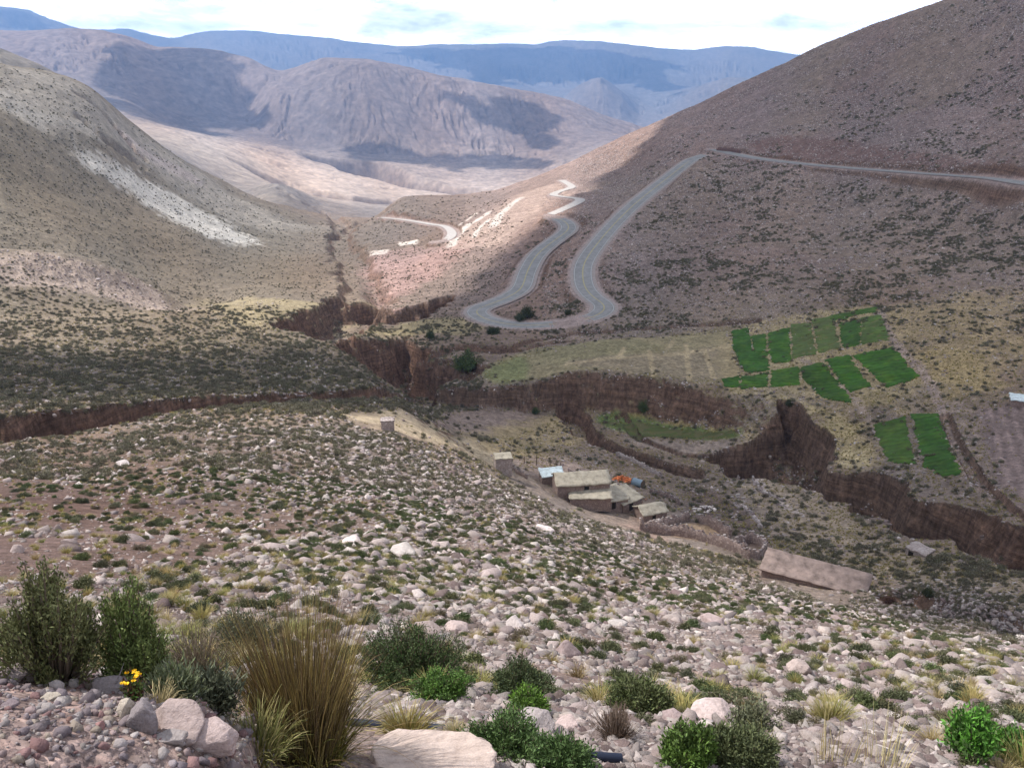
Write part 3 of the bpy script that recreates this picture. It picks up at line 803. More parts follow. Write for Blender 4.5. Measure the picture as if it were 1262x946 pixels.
def flat_mat(name, col, rough=.85, scale=6., lo=.75, hi=1.2, bump=.3, dist=.05, spec=.15, metallic=0.):
    m, nt, b = new_mat(name)
    tcn = nt.nodes.new('ShaderNodeTexCoord')
    n = N(nt, 'ShaderNodeTexNoise', Scale=scale, Detail=6, Roughness=.65); nt.links.new(tcn.outputs['Object'], n.inputs['Vector'])
    c = mixc(nt, 1.0, col, ramp(nt, n.outputs[0], [(.3,(lo,)*3), (.5,(1,1,1)), (.7,(hi,)*3)]), 'MULTIPLY')
    nt.links.new(c, b.inputs['Base Color'])
    if bump:
        bp = N(nt, 'ShaderNodeBump', Strength=bump, Distance=dist); nt.links.new(n.outputs[0], bp.inputs['Height']); nt.links.new(bp.outputs[0], b.inputs['Normal'])
    b.inputs['Roughness'].default_value = rough; b.inputs['Specular IOR Level'].default_value = spec; b.inputs['Metallic'].default_value = metallic
    return m

M_rock = tint_mat('pale_stone', .26, .9, scale=5.0, hue=.015)
M_leaf = tint_mat('leaves', .25, .7, spec=.25, hue=.02)
M_grass = tint_mat('dry_grass', .2, .75, spec=.2, hue=.015)
M_twig = flat_mat('twig_bark', (.16,.12,.085), scale=20)

# ------------------------------------------------------------ stones
def ico(sub):
    bm = bmesh.new(); bmesh.ops.create_icosphere(bm, subdivisions=sub, radius=1)
    V = np.array([v.co[:] for v in bm.verts]); F = np.array([[v.index for v in f.verts] for f in bm.faces]); bm.free()
    return V, F
_rc = {}
def rock_np(seed, sub=3, cuts=16, flat=1.0):
    """sharp broken stone: hull of a few points; the big ones get rough, chipped faces"""
    key = (seed, sub, flat)
    if key in _rc: return _rc[key][0].copy(), _rc[key][1]
    r = np.random.default_rng(seed)
    bm = bmesh.new()
    n = 15 if sub == 3 else 20
    P = r.normal(size=(n, 3)); P /= np.linalg.norm(P, axis=1)[:, None]; P *= r.uniform(.78, 1.0, n)[:, None]
    P *= r.uniform(.7, 1.2, 3)*np.array([1, 1, flat])
    for p in P: bm.verts.new(p)
    res = bmesh.ops.convex_hull(bm, input=bm.verts)
    bmesh.ops.delete(bm, geom=[v for v in bm.verts if not v.link_faces], context='VERTS')
    if sub != 3:
        bmesh.ops.bevel(bm, geom=list(bm.edges), offset=.035, segments=1, affect='EDGES')
        bmesh.ops.triangulate(bm, faces=bm.faces)
        for _ in range(3): bmesh.ops.subdivide_edges(bm, edges=bm.edges, cuts=1, use_grid_fill=True)
    bmesh.ops.triangulate(bm, faces=bm.faces)
    bmesh.ops.recalc_face_normals(bm, faces=bm.faces)
    bm.verts.index_update()
    V = np.array([v.co[:] for v in bm.verts]); F = np.array([[v.index for v in f.verts] for f in bm.faces]); bm.free()
    s = seed*3.7
    if sub != 3:
        V += (perlin(V[:, 0]*2.2+s, V[:, 1]*2.2+V[:, 2]*1.7)*.05+perlin(V[:, 0]*7+s, V[:, 1]*7+V[:, 2]*6)*.022+perlin(V[:, 0]*19+s, V[:, 1]*19+V[:, 2]*17)*.009)[:, None]*V
    V /= np.abs(V[:, :2]).max()
    _rc[key] = (V, F)
    return V.copy(), F
ROCKCOL = [tuple(.93*q for q in c) for c in [(.37,.305,.285),(.42,.345,.32),(.27,.215,.20),(.46,.40,.375),(.20,.15,.14),(.33,.285,.265),(.23,.195,.19),(.55,.48,.45)]]
def rock_obj(name, seed, sub=3, flat=.8, col=None, link=True):
    V, F = rock_np(seed, sub, flat=flat)
    c = np.array(col or ROCKCOL[seed % len(ROCKCOL)])
    n = perlin(V[:, 0]*1.6+seed, V[:, 1]*1.6-V[:, 2], 3)
    cols = c[None]*(1+.14*n)[:, None]
    return mesh_np(name, V, F, M_rock, cols, link=link)

# ------------------------------------------------------------ plants
def leaves_np(P, D, L, Wd, col, r, droop=0.0, jit=.22):
    """leaf quads at P along D (unit), length L, width Wd"""
    n = len(P)
    S = np.cross(D, r.normal(size=(n, 3))); S /= np.linalg.norm(S, axis=1)[:, None]+1e-9
    a = P-S*Wd[:, None]*.5; b = P+S*Wd[:, None]*.5
    m = P+D*L[:, None]*.55
    c = m+S*Wd[:, None]*.55; d = m-S*Wd[:, None]*.55
    tip = P+D*L[:, None]
    V = np.stack([a*.35+b*.65, c, tip, d], 1).reshape(-1, 3)
    F = np.arange(4*n).reshape(n, 4)
    cc = col*(1+jit*r.normal(size=(n, 1))); cc = np.repeat(np.clip(cc, .005, .9), 4, axis=0)
    return V, F, cc
def join_np(parts):
    o = 0; Vs, Fs, Cs = [], [], []
    for V, F, Cc in parts:
        Vs.append(V); Fs.append(F+o); Cs.append(Cc); o += len(V)
    return np.concatenate(Vs), np.concatenate(Fs), np.concatenate(Cs)
def tubes_np(paths, r0, r1, col, sides=5):
    """paths: (n, k, 3)"""
    n, k, _ = paths.shape
    T = np.gradient(paths, axis=1); T /= np.linalg.norm(T, axis=2)[..., None]+1e-9
    ref = np.where(np.abs(T[..., 2:3]) > .9, np.array([1., 0, 0]), np.array([0, 0, 1.]))
    A = np.cross(T, ref); A /= np.linalg.norm(A, axis=2)[..., None]+1e-9; B = np.cross(T, A)
    t = np.linspace(0, 1, k)[None, :, None]
    rad = np.asarray(r0).reshape(-1, 1, 1)*(1-t)+np.asarray(r1).reshape(-1, 1, 1)*t
    an = np.arange(sides)/sides*2*PI
    V = paths[:, :, None, :]+rad[..., None]*(A[:, :, None, :]*np.cos(an)[None, None, :, None]+B[:, :, None, :]*np.sin(an)[None, None, :, None])
    V = V.reshape(-1, 3)
    idx = np.arange(n*k*sides).reshape(n, k, sides); nx = np.roll(idx, -1, 2)
    F = np.stack([idx[:, :-1], nx[:, :-1], nx[:, 1:], idx[:, 1:]], -1).reshape(-1, 4)
    return V, F, np.tile(np.array(col, float), (len(V), 1))
def dome_stems(r, n, R_, Hh, k=6, spread=1.0, base=.08):
    """curved stems from the base fanning to the surface of a lumpy dome"""
    th = r.uniform(0, 2*PI, n); q = np.sqrt(r.uniform(0, 1, n))*spread
    end = np.stack([np.cos(th)*q*R_, np.sin(th)*q*R_, Hh*np.sqrt(np.clip(1.02-q*q*.93, 0, 1))*r.uniform(.78, 1.06, n)], 1)
    sd0 = r.uniform(0, 99); lump = 1+.42*perlin(end[:, 0]/R_*1.5+sd0, end[:, 1]/R_*1.5)+.3*perlin(end[:, 0]/R_*3.3-sd0, end[:, 1]/R_*3.3)
    end *= lump[:, None]
    st = np.stack([np.cos(th)*q*R_*base, np.sin(th)*q*R_*base, np.zeros(n)], 1)
    t = np.linspace(0, 1, k)[None, :, None]
    mid = (st+end)/2*np.array([1.15, 1.15, .85])
    P = (1-t)**2*st[:, None]+2*t*(1-t)*mid[:, None]+t*t*end[:, None]
    P[:, 1:-1] += r.normal(size=(n, k-2, 3))*R_*.02
    return P
def bush_np(seed, R_, Hh, stems, per, leafL, leafW, col, colb=None, reach=.55, up=.5):
    """leafy shrub: leaves (V,F,C) on the outer part of many twigs and the twigs"""
    r = np.random.default_rng(seed)
    P = dome_stems(r, stems, R_, Hh)
    k = P.shape[1]
    n = stems*per
    si = np.repeat(np.arange(stems), per)
    t = 1-reach*r.uniform(0, 1, n)**1.2
    f = t*(k-1); i = np.clip(f.astype(int), 0, k-2); w = (f-i)[:, None]
    Q = P[si, i]*(1-w)+P[si, i+1]*w
    T = P[si, i+1]-P[si, i]; T /= np.linalg.norm(T, axis=1)[:, None]+1e-9
    D = T*up+r.normal(size=(n, 3))*.55; D[:, 2] += .25; D /= np.linalg.norm(D, axis=1)[:, None]
    Q = Q+r.normal(size=(n, 3))*leafL*.7
    c = np.array(col, float)[None]; cb = np.array(colb if colb is not None else col, float)[None]
    mixw = (r.uniform(0, 1, stems)**1.5)[si][:, None]
    cc = c*(1-mixw)+cb*mixw
    L = leafL*r.uniform(.7, 1.3, n); Wd = leafW*r.uniform(.7, 1.3, n)
    return leaves_np(Q, D, L, Wd, cc, r), P
def blades_np(seed, n, base, length, lean, width, cols, k=6, curl=.5):
    r = np.random.default_rng(seed)
    th = r.uniform(0, 2*PI, n); q = np.sqrt(r.uniform(0, 1, n))
    b = np.stack([np.cos(th)*q*base, np.sin(th)*q*base, np.zeros(n)], 1)
    th2 = th+r.normal(size=n)*.5
    ln = length*r.uniform(.45, 1.05, n); le = lean*(q*.85+.25*np.abs(r.normal(size=n)))
    t = np.linspace(0, 1, k)
    a0 = le*.45; ang = a0[:, None]+(le[:, None]*(1+curl*r.uniform(0, 1.4, n))[:, None])*t[None]**1.6
    ds = ln[:, None]/(k-1)
    hx = np.concatenate([np.zeros((n, 1)), np.cumsum(np.sin(ang[:, 1:])*ds, 1)], 1)
    hz = np.concatenate([np.zeros((n, 1)), np.cumsum(np.cos(ang[:, 1:])*ds, 1)], 1)
    P = np.stack([b[:, 0:1]+hx*np.cos(th2)[:, None], b[:, 1:2]+hx*np.sin(th2)[:, None], hz], -1)
    S = r.normal(size=(n, 3)); S[:, 2] *= .2; S /= np.linalg.norm(S, axis=1)[:, None]
    wd = width*r.uniform(.6, 1.3, n)[:, None, None]*(1-t[None, :, None]*.85)
    A = P-S[:, None]*wd/2; B = P+S[:, None]*wd/2
    V = np.stack([A, B], 2).reshape(-1, 3)
    idx = np.arange(n*k*2).reshape(n, k, 2)
    F = np.stack([idx[:, :-1, 0], idx[:, :-1, 1], idx[:, 1:, 1], idx[:, 1:, 0]], -1).reshape(-1, 4)
    C0 = np.array(cols, float)[r.integers(0, len(cols), n)]*(1+.15*r.normal(size=(n, 1)))
    Cc = np.repeat(np.clip(C0, .01, .9), k*2, axis=0)
    return V, F, Cc
# ------------------------------------------------------------ road ribbons with markings
M_asph = flat_mat('worn_asphalt', (.265,.26,.255), scale=.35, lo=.75, hi=1.2, bump=.1)
M_gravelroad = flat_mat('gravel_track', (.50,.46,.43), scale=.7, lo=.8, hi=1.15)
M_white = flat_mat('white_road_paint', (.44,.44,.43), scale=2, bump=0)
M_yellow = flat_mat('yellow_road_paint', (.44,.38,.19), scale=2, bump=0)
M_shoulder = flat_mat('gravel_shoulder', (.33,.28,.26), scale=.9)
def ribbon(name, P, off, half, z, mat):
    T = np.gradient(P[:, :2], axis=0); T /= np.linalg.norm(T, axis=1)[:, None]+1e-9
    Nn = np.stack([T[:, 1], -T[:, 0]], 1)
    a = P[:, :2]+Nn*(off-half); b = P[:, :2]+Nn*(off+half)
    n = len(P)
    V = np.concatenate([np.column_stack([a, P[:, 2]+z]), np.column_stack([b, P[:, 2]+z])])
    i = np.arange(n-1)
    F = np.stack([i, i+1, n+i+1, n+i], 1)
    return tag(mesh_np(name, V, F, mat), kind='structure')
for nm, (P, half, s) in ROADS.items():
    if nm == 'highway':
        ribbon('road_shoulder', P, 0, half+.8, -.02, M_shoulder)
        ribbon('road', P, 0, half-.6, .05, M_asph)
        for o_, m_, w_ in ((-(half-1.0), M_white, .12), (half-1.0, M_white, .12), (-.14, M_yellow, .10), (.14, M_yellow, .10)):
            ribbon('road_marking', P, o_, w_, .058, m_)
    elif nm == 'road':
        ribbon('road_shoulder', P, 0, half+1.0, -.02, M_shoulder)
        ribbon('road', P, 0, half-.4, .05, M_asph)
        for o_ in (-(half-.9), half-.9): ribbon('road_marking', P, o_, .12, .058, M_white)
    else:
        ribbon('track', P, 0, half-.3, .05, M_gravelroad)

# ------------------------------------------------------------ green crops on the terraces
M_crop = tint_mat('crop_leaves', .12, .8, hue=.006)
def zc_(l): return [(860+x/3.139, 370+y/3.139) for x, y in l]
CROPS = [
 (zc_([(134,118),(190,108),(200,150),(215,203),(264,205),(272,268),(200,280),(165,250),(142,180)]), 1, 'large dark green crop plot at the left corner of the upper terrace'),
 (zc_([(205,140),(258,128),(262,200),(222,200)]), 1, 'small dark green crop plot tucked beside the left corner plot'),
 (zc_([(275,125),(352,108),(358,235),(300,245),(278,200)]), 1, 'dark green crop plot, third from the left in the upper row'),
 (zc_([(362,95),(435,85),(455,210),(370,225)]), .5, 'thin faded green crop plot in the middle of the upper row'),
 (zc_([(443,74),(520,62),(548,185),(472,203)]), .45, 'sparse pale green crop plot right of the middle of the upper row'),
 (zc_([(517,60),(600,44),(690,27),(692,46),(610,56),(560,74),(524,76)]), .8, 'narrow green crop strip along the top edge of the terraces'),
 (zc_([(550,88),(628,74),(624,172),(566,180)]), .9, 'green crop plot below the narrow top strip'),
 (zc_([(636,68),(705,58),(738,155),(632,170)]), .6, 'mottled green crop plot at the top right corner of the terraces'),
 (zc_([(98,305),(160,292),(155,335),(105,335)]), 1, 'smallest green crop plot at the brink of the cliff'),
 (zc_([(172,295),(270,280),(264,332),(168,341)]), 1, 'green crop plot second from the left in the lower row'),
 (zc_([(288,272),(385,258),(385,325),(285,335)]), 1, 'square green crop plot in the middle of the lower row'),
 (zc_([(405,256),(478,242),(568,350),(592,392),(515,385),(410,305)]), 1, 'long green crop plot slanting down right of the square plot'),
 (zc_([(492,230),(578,210),(668,335),(590,354)]), .95, 'slanting green crop plot between two earth paths'),
 (zc_([(607,211),(750,182),(853,294),(740,335)]), .95, 'wide green crop plot with pale gaps at the right end of the lower row'),
 (zc_([(682,482),(795,452),(838,633),(752,630)]), .8, 'left one of the pair of green plots in the lowest field'),
 (zc_([(832,442),(925,440),(1010,668),(952,680),(882,640)]), .9, 'right one of the pair of green plots in the lowest field'),
 ([(745,520),(780,519),(900,531),(905,537),(860,540),(790,540)], .28, 'grey-green crop strip on the island terrace under the cliff'),
]
for pts, dens, lab in CROPS:
    P = world_poly(pts, hit); Pc = []
    for i in range(len(P)):
        for k in range(5): Pc.append(P[i]*(1-k/5)+P[(i+1) % len(P)]*k/5)
    P = np.array(Pc)
    lo, hi = P.min(0)-1, P.max(0)+1
    st = max(.42, (hi-lo).max()/130)
    xs = np.arange(lo[0], hi[0], st); ys = np.arange(lo[1], hi[1], st)
    X, Y = np.meshgrid(xs, ys, indexing='ij')
    sd, _ = seg_dist(X, Y, P, True)
    sd += .6+.5*perlin(X/3, Y/3, 200)+.5*perlin(X/1.1, Y/1.1, 201)
    gap = perlin(X/5, Y/2.0, 202)+.6*perlin(X/1.5, Y/1.5, 203)
    dens = min(dens, .93)
    keep = (sd > 0)
    d = np.where(gap > (dens*1.5-.35), 0, 1) if dens < 1 else np.ones_like(gap)
    hgt = sstep(0, .8, sd)*(.30*(1-.75*(1-d))*(1+.5*perlin(X/.9, Y/.9, 204)))
    Z = Hs(X, Y)-.05+hgt
    col = np.array([.030,.092,.008])[None, None]*(1+.4*perlin(X/5, Y/5, 205)+.35*perlin(X/1.0, Y/1.0, 206))[..., None]*(1+np.array([.9,.35,.3])*np.clip(perlin(X/3.5, Y/3.5, 207)*1.6, 0, 1)[..., None])
    dryc = np.array([.26,.23,.11])
    col = col*(1+.22*np.cos(2*PI*(X*.35+Y*.94)/1.9+1.2*perlin(X/6, Y/6, 209)))[..., None]
    f = np.clip((1-dens)*.75+(1-d)*.35, 0, .85)[..., None]*np.ones_like(gap)[..., None]
    col = np.array(col*(1-f)+dryc*f*.62)
    if dens < .3: col = col*.8
    n0, n1 = X.shape; idx = np.arange(n0*n1).reshape(n0, n1)
    q = np.stack([idx[:-1, :-1], idx[1:, :-1], idx[1:, 1:], idx[:-1, 1:]], -1)
    F = q[keep[:-1, :-1] & keep[1:, 1:] & keep[1:, :-1] & keep[:-1, 1:]]
    us, inv = np.unique(F, return_inverse=True)
    V = np.stack([X, Y, Z], -1).reshape(-1, 3)[us]
    o = mesh_np('crop_plot', V, inv.reshape(F.shape), M_crop, np.clip(col.reshape(-1, 3)[us], .005, .9), smooth=True)
    tag(o, lab, 'crop', kind='stuff')

# ------------------------------------------------------------ buildings of stone and mud
def stone_mat(name, c1, c2, scale=2.6):
    m, nt, b = new_mat(name)
    tcn = nt.nodes.new('ShaderNodeTexCoord')
    v = N(nt, 'ShaderNodeTexVoronoi', Scale=scale, feature='F1'); nt.links.new(tcn.outputs['Object'], v.inputs['Vector'])
    v2 = N(nt, 'ShaderNodeTexVoronoi', Scale=scale, feature='DISTANCE_TO_EDGE'); nt.links.new(tcn.outputs['Object'], v2.inputs['Vector'])
    s = nt.nodes.new('ShaderNodeSeparateColor'); nt.links.new(v.outputs['Color'], s.inputs[0])
    c = mixc(nt, s.outputs[0], c1, c2)
    c = mixc(nt, ramp(nt, v2.outputs[0], [(0,(1,1,1)), (.08,(0,0,0))]), c, tuple(x*.55 for x in c1))
    nt.links.new(c, b.inputs['Base Color'])
    bp = N(nt, 'ShaderNodeBump', Strength=.7, Distance=.1); nt.links.new(v2.outputs[0], bp.inputs['Height']); nt.links.new(bp.outputs[0], b.inputs['Normal'])
    return m
M_adobe = stone_mat('adobe_blocks', (.25,.18,.155), (.34,.26,.225))
M_mudroof = flat_mat('mud_and_straw_roof', (.40,.355,.28), scale=1.1, lo=.6, hi=1.25, bump=.7, dist=.18)
M_stone = stone_mat('dry_stone', (.36,.29,.265), (.50,.43,.40), 2.2)
M_doorshade = flat_mat('painted_doorway_shade', (.03,.025,.02), bump=0)  # near-black colour painted in for the shade inside doorways
M_tin = flat_mat('weathered_tin', (.62,.70,.70), scale=1.4, lo=.6, hi=1.25, bump=.15, rough=.5, spec=.4)
M_wood = flat_mat('old_wood', (.13,.095,.07), scale=5)

def frame3(c0, cL, cW):
    a = at(*c0); b = at(*cL); c = at(*cW)
    x = Vector((b.x-a.x, b.y-a.y, 0)); L = x.length; x.normalize()
    w = Vector((c.x-a.x, c.y-a.y, 0)); y = Vector((-x.y, x.x, 0))
    if w.dot(y) < 0: y = -y
    return a, x, y, L, abs(w.dot(y))
def quadbox(bm, pts_bottom, pts_top):
    vb = [bm.verts.new(p) for p in pts_bottom]; vt = [bm.verts.new(p) for p in pts_top]
    n = len(vb)
    for i in range(n): bm.faces.new([vb[i], vb[(i+1) % n], vt[(i+1) % n], vt[i]])
    bm.faces.new(vt); bm.faces.new(vb[::-1])
def building(name, c0, L, Wd, ang, h, ridge, label, cat, group=None, roofmat=None, wallmat=None, mono=False, over=.3, doorway_shade=None, zoff=0, wobble=.2, seed=0):
    """c0 photo pixel of the near corner; ang is the direction of the long side in degrees from +X"""
    r = random.Random(seed+int(c0[0]))
    a = at(*c0[:2])
    if len(c0) == 3:
        az_, t_ = ray(c0[0], c0[1]); a = Vector((math.sin(az_)*c0[2], math.cos(az_)*c0[2], float(t_)*c0[2]))
    wallmat = wallmat or M_adobe; roofmat = roofmat or M_mudroof
    a.z += zoff
    root = empty(name, a, label, cat, group, rz=math.radians(ang))
    t = .35; j = lambda: r.uniform(-wobble, wobble)
    bm = bmesh.new()
    # four walls as one shell; gable or single pitch
    def zt(y):
        if mono: return h+ridge*(y/Wd)
        return h+ridge*(1-abs(y-Wd/2)/(Wd/2))
    prof = [0, Wd/2, Wd] if not mono else [0, Wd]
    for xx in (0, L-t):
        for p0, p1 in zip(prof[:-1], prof[1:]):
            quadbox(bm, [(xx, p0, -1.5), (xx+t, p0, -1.5), (xx+t, p1, -1.5), (xx, p1, -1.5)],
                        [(xx, p0, zt(p0)), (xx+t, p0, zt(p0)), (xx+t, p1, zt(p1)), (xx, p1, zt(p1))])
    for y0, y1 in ((0.003, t), (Wd-t, Wd-.003)):
        quadbox(bm, [(t, y0, -1.5), (L-t, y0, -1.5), (L-t, y1, -1.5), (t, y1, -1.5)],
                    [(t, y0, zt(y0)-.01), (L-t, y0, zt(y0)-.01), (L-t, y1, zt(y1)-.01), (t, y1, zt(y1)-.01)])
    from_bm('wall', bm, wallmat, root)
    # roof: thick uneven slabs with sagging edges
    nx, ny = 14, 8
    xs = np.linspace(-over, L+over, nx); ys = np.linspace(-over, Wd+over, 2*ny+1)
    Vt = []; 
    for xx in xs:
        for yy in ys:
            z = zt(min(max(yy, -over), Wd+over)) if not mono else h+ridge*yy/Wd
            if not mono: z = h+ridge*(1-abs(yy-Wd/2)/(Wd/2))
            z += wobble*.7*perlin(np.array([xx/1.3+seed]), np.array([yy/1.3]))[0]
            Vt.append((xx+.1*r.uniform(-1, 1), yy+.1*r.uniform(-1, 1), z))
    Vt = np.array(Vt); n0, n1 = nx, 2*ny+1
    top = Vt+np.array([0, 0, .22]); bot = Vt+np.array([0, 0, .012])
    idx = np.arange(n0*n1).reshape(n0, n1); N0 = n0*n1
    F = [np.stack([idx[:-1, :-1], idx[1:, :-1], idx[1:, 1:], idx[:-1, 1:]], -1).reshape(-1, 4)]
    F.append(F[0][:, ::-1]+N0)
    ring = np.concatenate([idx[0, :], idx[1:, -1], idx[-1, -2::-1], idx[-2:0:-1, 0]])
    rn = np.roll(ring, -1)
    F.append(np.stack([ring, rn, rn+N0, ring+N0], 1))
    mesh_np('roof', np.concatenate([top, bot]), np.concatenate(F), roofmat, parent=root)
    # stones weighing down the roof edge
    if roofmat is not M_tin:
        vs = []; 
        for k in range(int(L*1.2)):
            vs.append((r.uniform(0, L), r.choice([0, Wd, Wd/2 if not mono else Wd]), 0))
    if doorway_shade:
        bm = bmesh.new(); x0, wd_, hd = doorway_shade
        quadbox(bm, [(x0, -.03, 0), (x0+wd_, -.03, 0), (x0+wd_, .1, 0), (x0, .1, 0)], [(x0, -.03, hd), (x0+wd_, -.03, hd), (x0+wd_, .1, hd), (x0, .1, hd)])
        from_bm('doorway_shade', bm, M_doorshade, root)  # solid dark block on the wall, stands for the shade of an open doorway
    return root
# farmstead in the valley; angles chosen so the long sides run as in the picture
def ang_of(p, q):
    a, b = at(*p), at(*q); return math.degrees(math.atan2(b.y-a.y, b.x-a.x))
AF = ang_of((683,604), (745,622))
def scale_at(p): return pxm(at(*p))
building('adobe_house', (687,611), 9.8, 5.0, AF+8, 2.0, 1.3, 'largest adobe house of the farmstead, with a long pale gabled mud roof', 'house', doorway_shade=(5.0,.9,1.6), seed=1)
building('lean_to', (703,621), 7.4, 3.4, AF, 1.1, .6, 'low lean-to with a pale mud roof against the front of the largest adobe house', 'shed', mono=True, seed=2)
building('adobe_house', (741,630), 5.6, 5.0, AF+22, 1.5, .6, 'middle adobe house whose pale flat roof tilts towards the grass', 'house', mono=True, seed=3, doorway_shade=(2.2,.8,1.3))
building('adobe_house', (768,632), 4.8, 4.8, AF+35, 1.7, .7, 'right adobe house of the farmstead with a dark shaded front wall', 'house', mono=True, seed=4, doorway_shade=(1.5,.9,1.5))
building('adobe_hut', (793,643), 4.8, 3.6, AF+20, 1.3, .8, 'small separate adobe hut with a pale gabled roof above the stone corral', 'hut', seed=5, doorway_shade=(1.8,.7,1.1))
building('tin_roofed_shed', (668,596), 4.4, 3.0, AF+10, 1.3, .35, 'low shed roofed with whitish green tin sheets', 'shed', mono=True, roofmat=M_tin, seed=6, over=.15)
building('stone_hut', (611,579), 3.0, 2.4, AF+10, 1.9, .12, 'lone square stone hut at the far left end of the farmstead', 'hut', mono=True, roofmat=M_mudroof, wallmat=M_stone, seed=7, over=.08)
building('stone_block_ruin', (470,529), 1.9, 1.4, 8, 1.1, .05, 'small pink stone ruin on the crest of the rocky slope', 'ruin', mono=True, roofmat=M_stone, wallmat=M_stone, seed=8, over=.03)
building('long_mud_roofed_barn', (938,708,118), 14.2, 3.4, -30, 1.0, 1.3, 'long low barn with one sloping pinkish mud roof at the foot of the rocky slope', 'barn', mono=True, seed=9, roofmat=flat_mat('pink_mud_roof', (.235,.18,.16), scale=.8, lo=.5, hi=1.4, bump=.6, dist=.15))
building('ruined_hut', (1115,684), 3.2, 2.6, ang_of((1115,684),(1136,686)), 1.3, .15, 'ruined stone hut with white roof scraps on the sandy tongue', 'ruin', mono=True, roofmat=M_stone, wallmat=M_stone, doorway_shade=(.5,.8,1.1), seed=10, over=.1)
building('field_hut', (1246,501), 4.4, 3.0, -20, 1.5, .4, 'pale roofed hut at the upper corner of the ploughed field', 'hut', mono=True, roofmat=M_tin, seed=11)

# dry stone walls
def stone_wall(name, pts, h, th, label, cat='wall', group=None, closed=False, mat=None, cap=True, seed=0):
    P = world_poly(pts, hit)
    P = catmull(P, 6, closed)
    seg = np.hypot(*(np.diff(np.vstack([P, P[:1]]) if closed else P, axis=0).T)); L = np.concatenate([[0], np.cumsum(seg)])
    src = np.vstack([P, P[:1]]) if closed else P
    n = max(int(L[-1]/.45), 4); s = np.linspace(0, L[-1], n)
    X = np.interp(s, L, src[:, 0]); Y = np.interp(s, L, src[:, 1])
    T = np.stack([np.gradient(X), np.gradient(Y)], 1); T /= np.linalg.norm(T, axis=1)[:, None]+1e-9
    Nn = np.stack([T[:, 1], -T[:, 0]], 1)
    r = np.random.default_rng(seed+5)
    z = Hs(X, Y); top = z+h*(1+.16*r.normal(size=n))
    prof = [(-.6, -1.), (-.5, .55), (-.38, .97), (.38, 1.0), (.5, .5), (.6, -1.)]
    V = []
    for o_, k in prof:
        jit = r.normal(size=(n, 2))*.06
        xy = np.stack([X, Y], 1)+Nn*th*o_+jit
        zz = z-.8 if k < 0 else z+(top-z)*k+r.normal(size=n)*.05
        V.append(np.column_stack([xy, zz]))
    V = np.array(V)  # (6, n, 3)
    base = np.array([X[0], Y[0], z[0]])
    idx = np.arange(6*n).reshape(6, n)
    F = np.stack([idx[:-1, :-1], idx[:-1, 1:], idx[1:, 1:], idx[1:, :-1]], -1).reshape(-1, 4)
    F = np.concatenate([F, [[idx[0, 0], idx[1, 0], idx[4, 0], idx[5, 0]], [idx[1, 0], idx[2, 0], idx[3, 0], idx[4, 0]], [idx[5, -1], idx[4, -1], idx[1, -1], idx[0, -1]], [idx[4, -1], idx[3, -1], idx[2, -1], idx[1, -1]]]])
    Vw = V.reshape(-1, 3)-base; F = np.concatenate([F[:, [0, 1, 2]], F[:, [0, 2, 3]]])
    if not cap: return tag(mesh_np(name, Vw, F, mat or M_stone, loc=base), label, cat, group)
    if cap:     # capping stones lie along the top
        parts = []
        for k in range(n):
            RV, RF = rock_np(int(r.integers(0, 12)), cuts=8)
            RV = RV*np.array([.30, .22, .17])*r.uniform(.7, 1.3)
            parts.append((RV+np.array([X[k]-base[0]+r.normal()*.08, Y[k]-base[1]+r.normal()*.08, top[k]-base[2]+.03]), RF, np.tile(np.array(ROCKCOL[int(r.integers(0, 8))]), (len(RV), 1))))
        V2, F2, C2 = join_np(parts)
        Cw = np.full((len(Vw), 3), .3)
        o = mesh_np(name, np.concatenate([Vw, V2]), np.concatenate([F, F2+len(Vw)]), [mat or M_stone, M_rock], np.concatenate([Cw, C2]), loc=base)
        mi = np.concatenate([np.zeros(len(F)), np.ones(len(F2))]).astype(np.int32); o.data.polygons.foreach_set('material_index', mi)
        return tag(o, label, cat, group)
M_earthwall = stone_mat('earth_mortared_stone', (.22,.16,.14), (.36,.28,.25), 2.4)
stone_wall('stone_wall', [(788,652),(828,659),(874,669),(918,684)], 1.9, .7, 'long front wall of the corral with pale stones on top', seed=1, mat=M_earthwall)
stone_wall('stone_wall', [(806,652),(828,647),(849,641)], 1.9, .6, 'short upper left wall of the corral', seed=2, mat=M_earthwall)
stone_wall('stone_wall', [(860,642),(880,651),(900,662)], 1.9, .6, 'right back wall of the corral', seed=3, mat=M_earthwall)
stone_wall('stone_wall', [(700,586),(730,590),(752,598)], 1.3, .5, 'broken yard wall behind the long roof of the largest adobe house', seed=12, mat=M_earthwall)
stone_wall('stone_wall', [(800,606),(822,612),(838,622)], .9, .5, 'tumbled wall above the small separate adobe hut', seed=13, mat=M_earthwall)
stone_wall('stone_wall', [(905,622),(925,634),(938,650)], .6, .6, 'line of pale stones edging the trampled yard right of the corral', seed=14)
stone_wall('round_stone_pen', [(906,676),(918,669),(934,671),(942,680),(934,688),(918,686)], 1.6, .5, 'rounded stone pen joined to the right end of the corral', 'pen', closed=True, seed=4, mat=M_earthwall)
stone_wall('stone_wall', [(628,577),(638,583),(650,590)], .9, .5, 'low stone wall between the square stone hut and the tin roofed shed', seed=5, mat=M_earthwall)
stone_wall('stone_wall', [(760,562),(785,572),(800,580),(815,588)], .9, .6, 'crooked stone wall along the near edge of the gully', seed=6)
stone_wall('stone_wall', [(890,580),(912,590),(935,601),(965,618)], .5, .5, 'low stone kerb along the footpath on the sandy tongue', seed=7)
stone_wall('parapet', [(883,186),(897,187),(912,189)], 2.2, .8, 'dark red parapet beside the road where it passes behind the spur', 'parapet', seed=8, mat=flat_mat('dark_red_masonry', (.16,.10,.09), scale=2), cap=False)
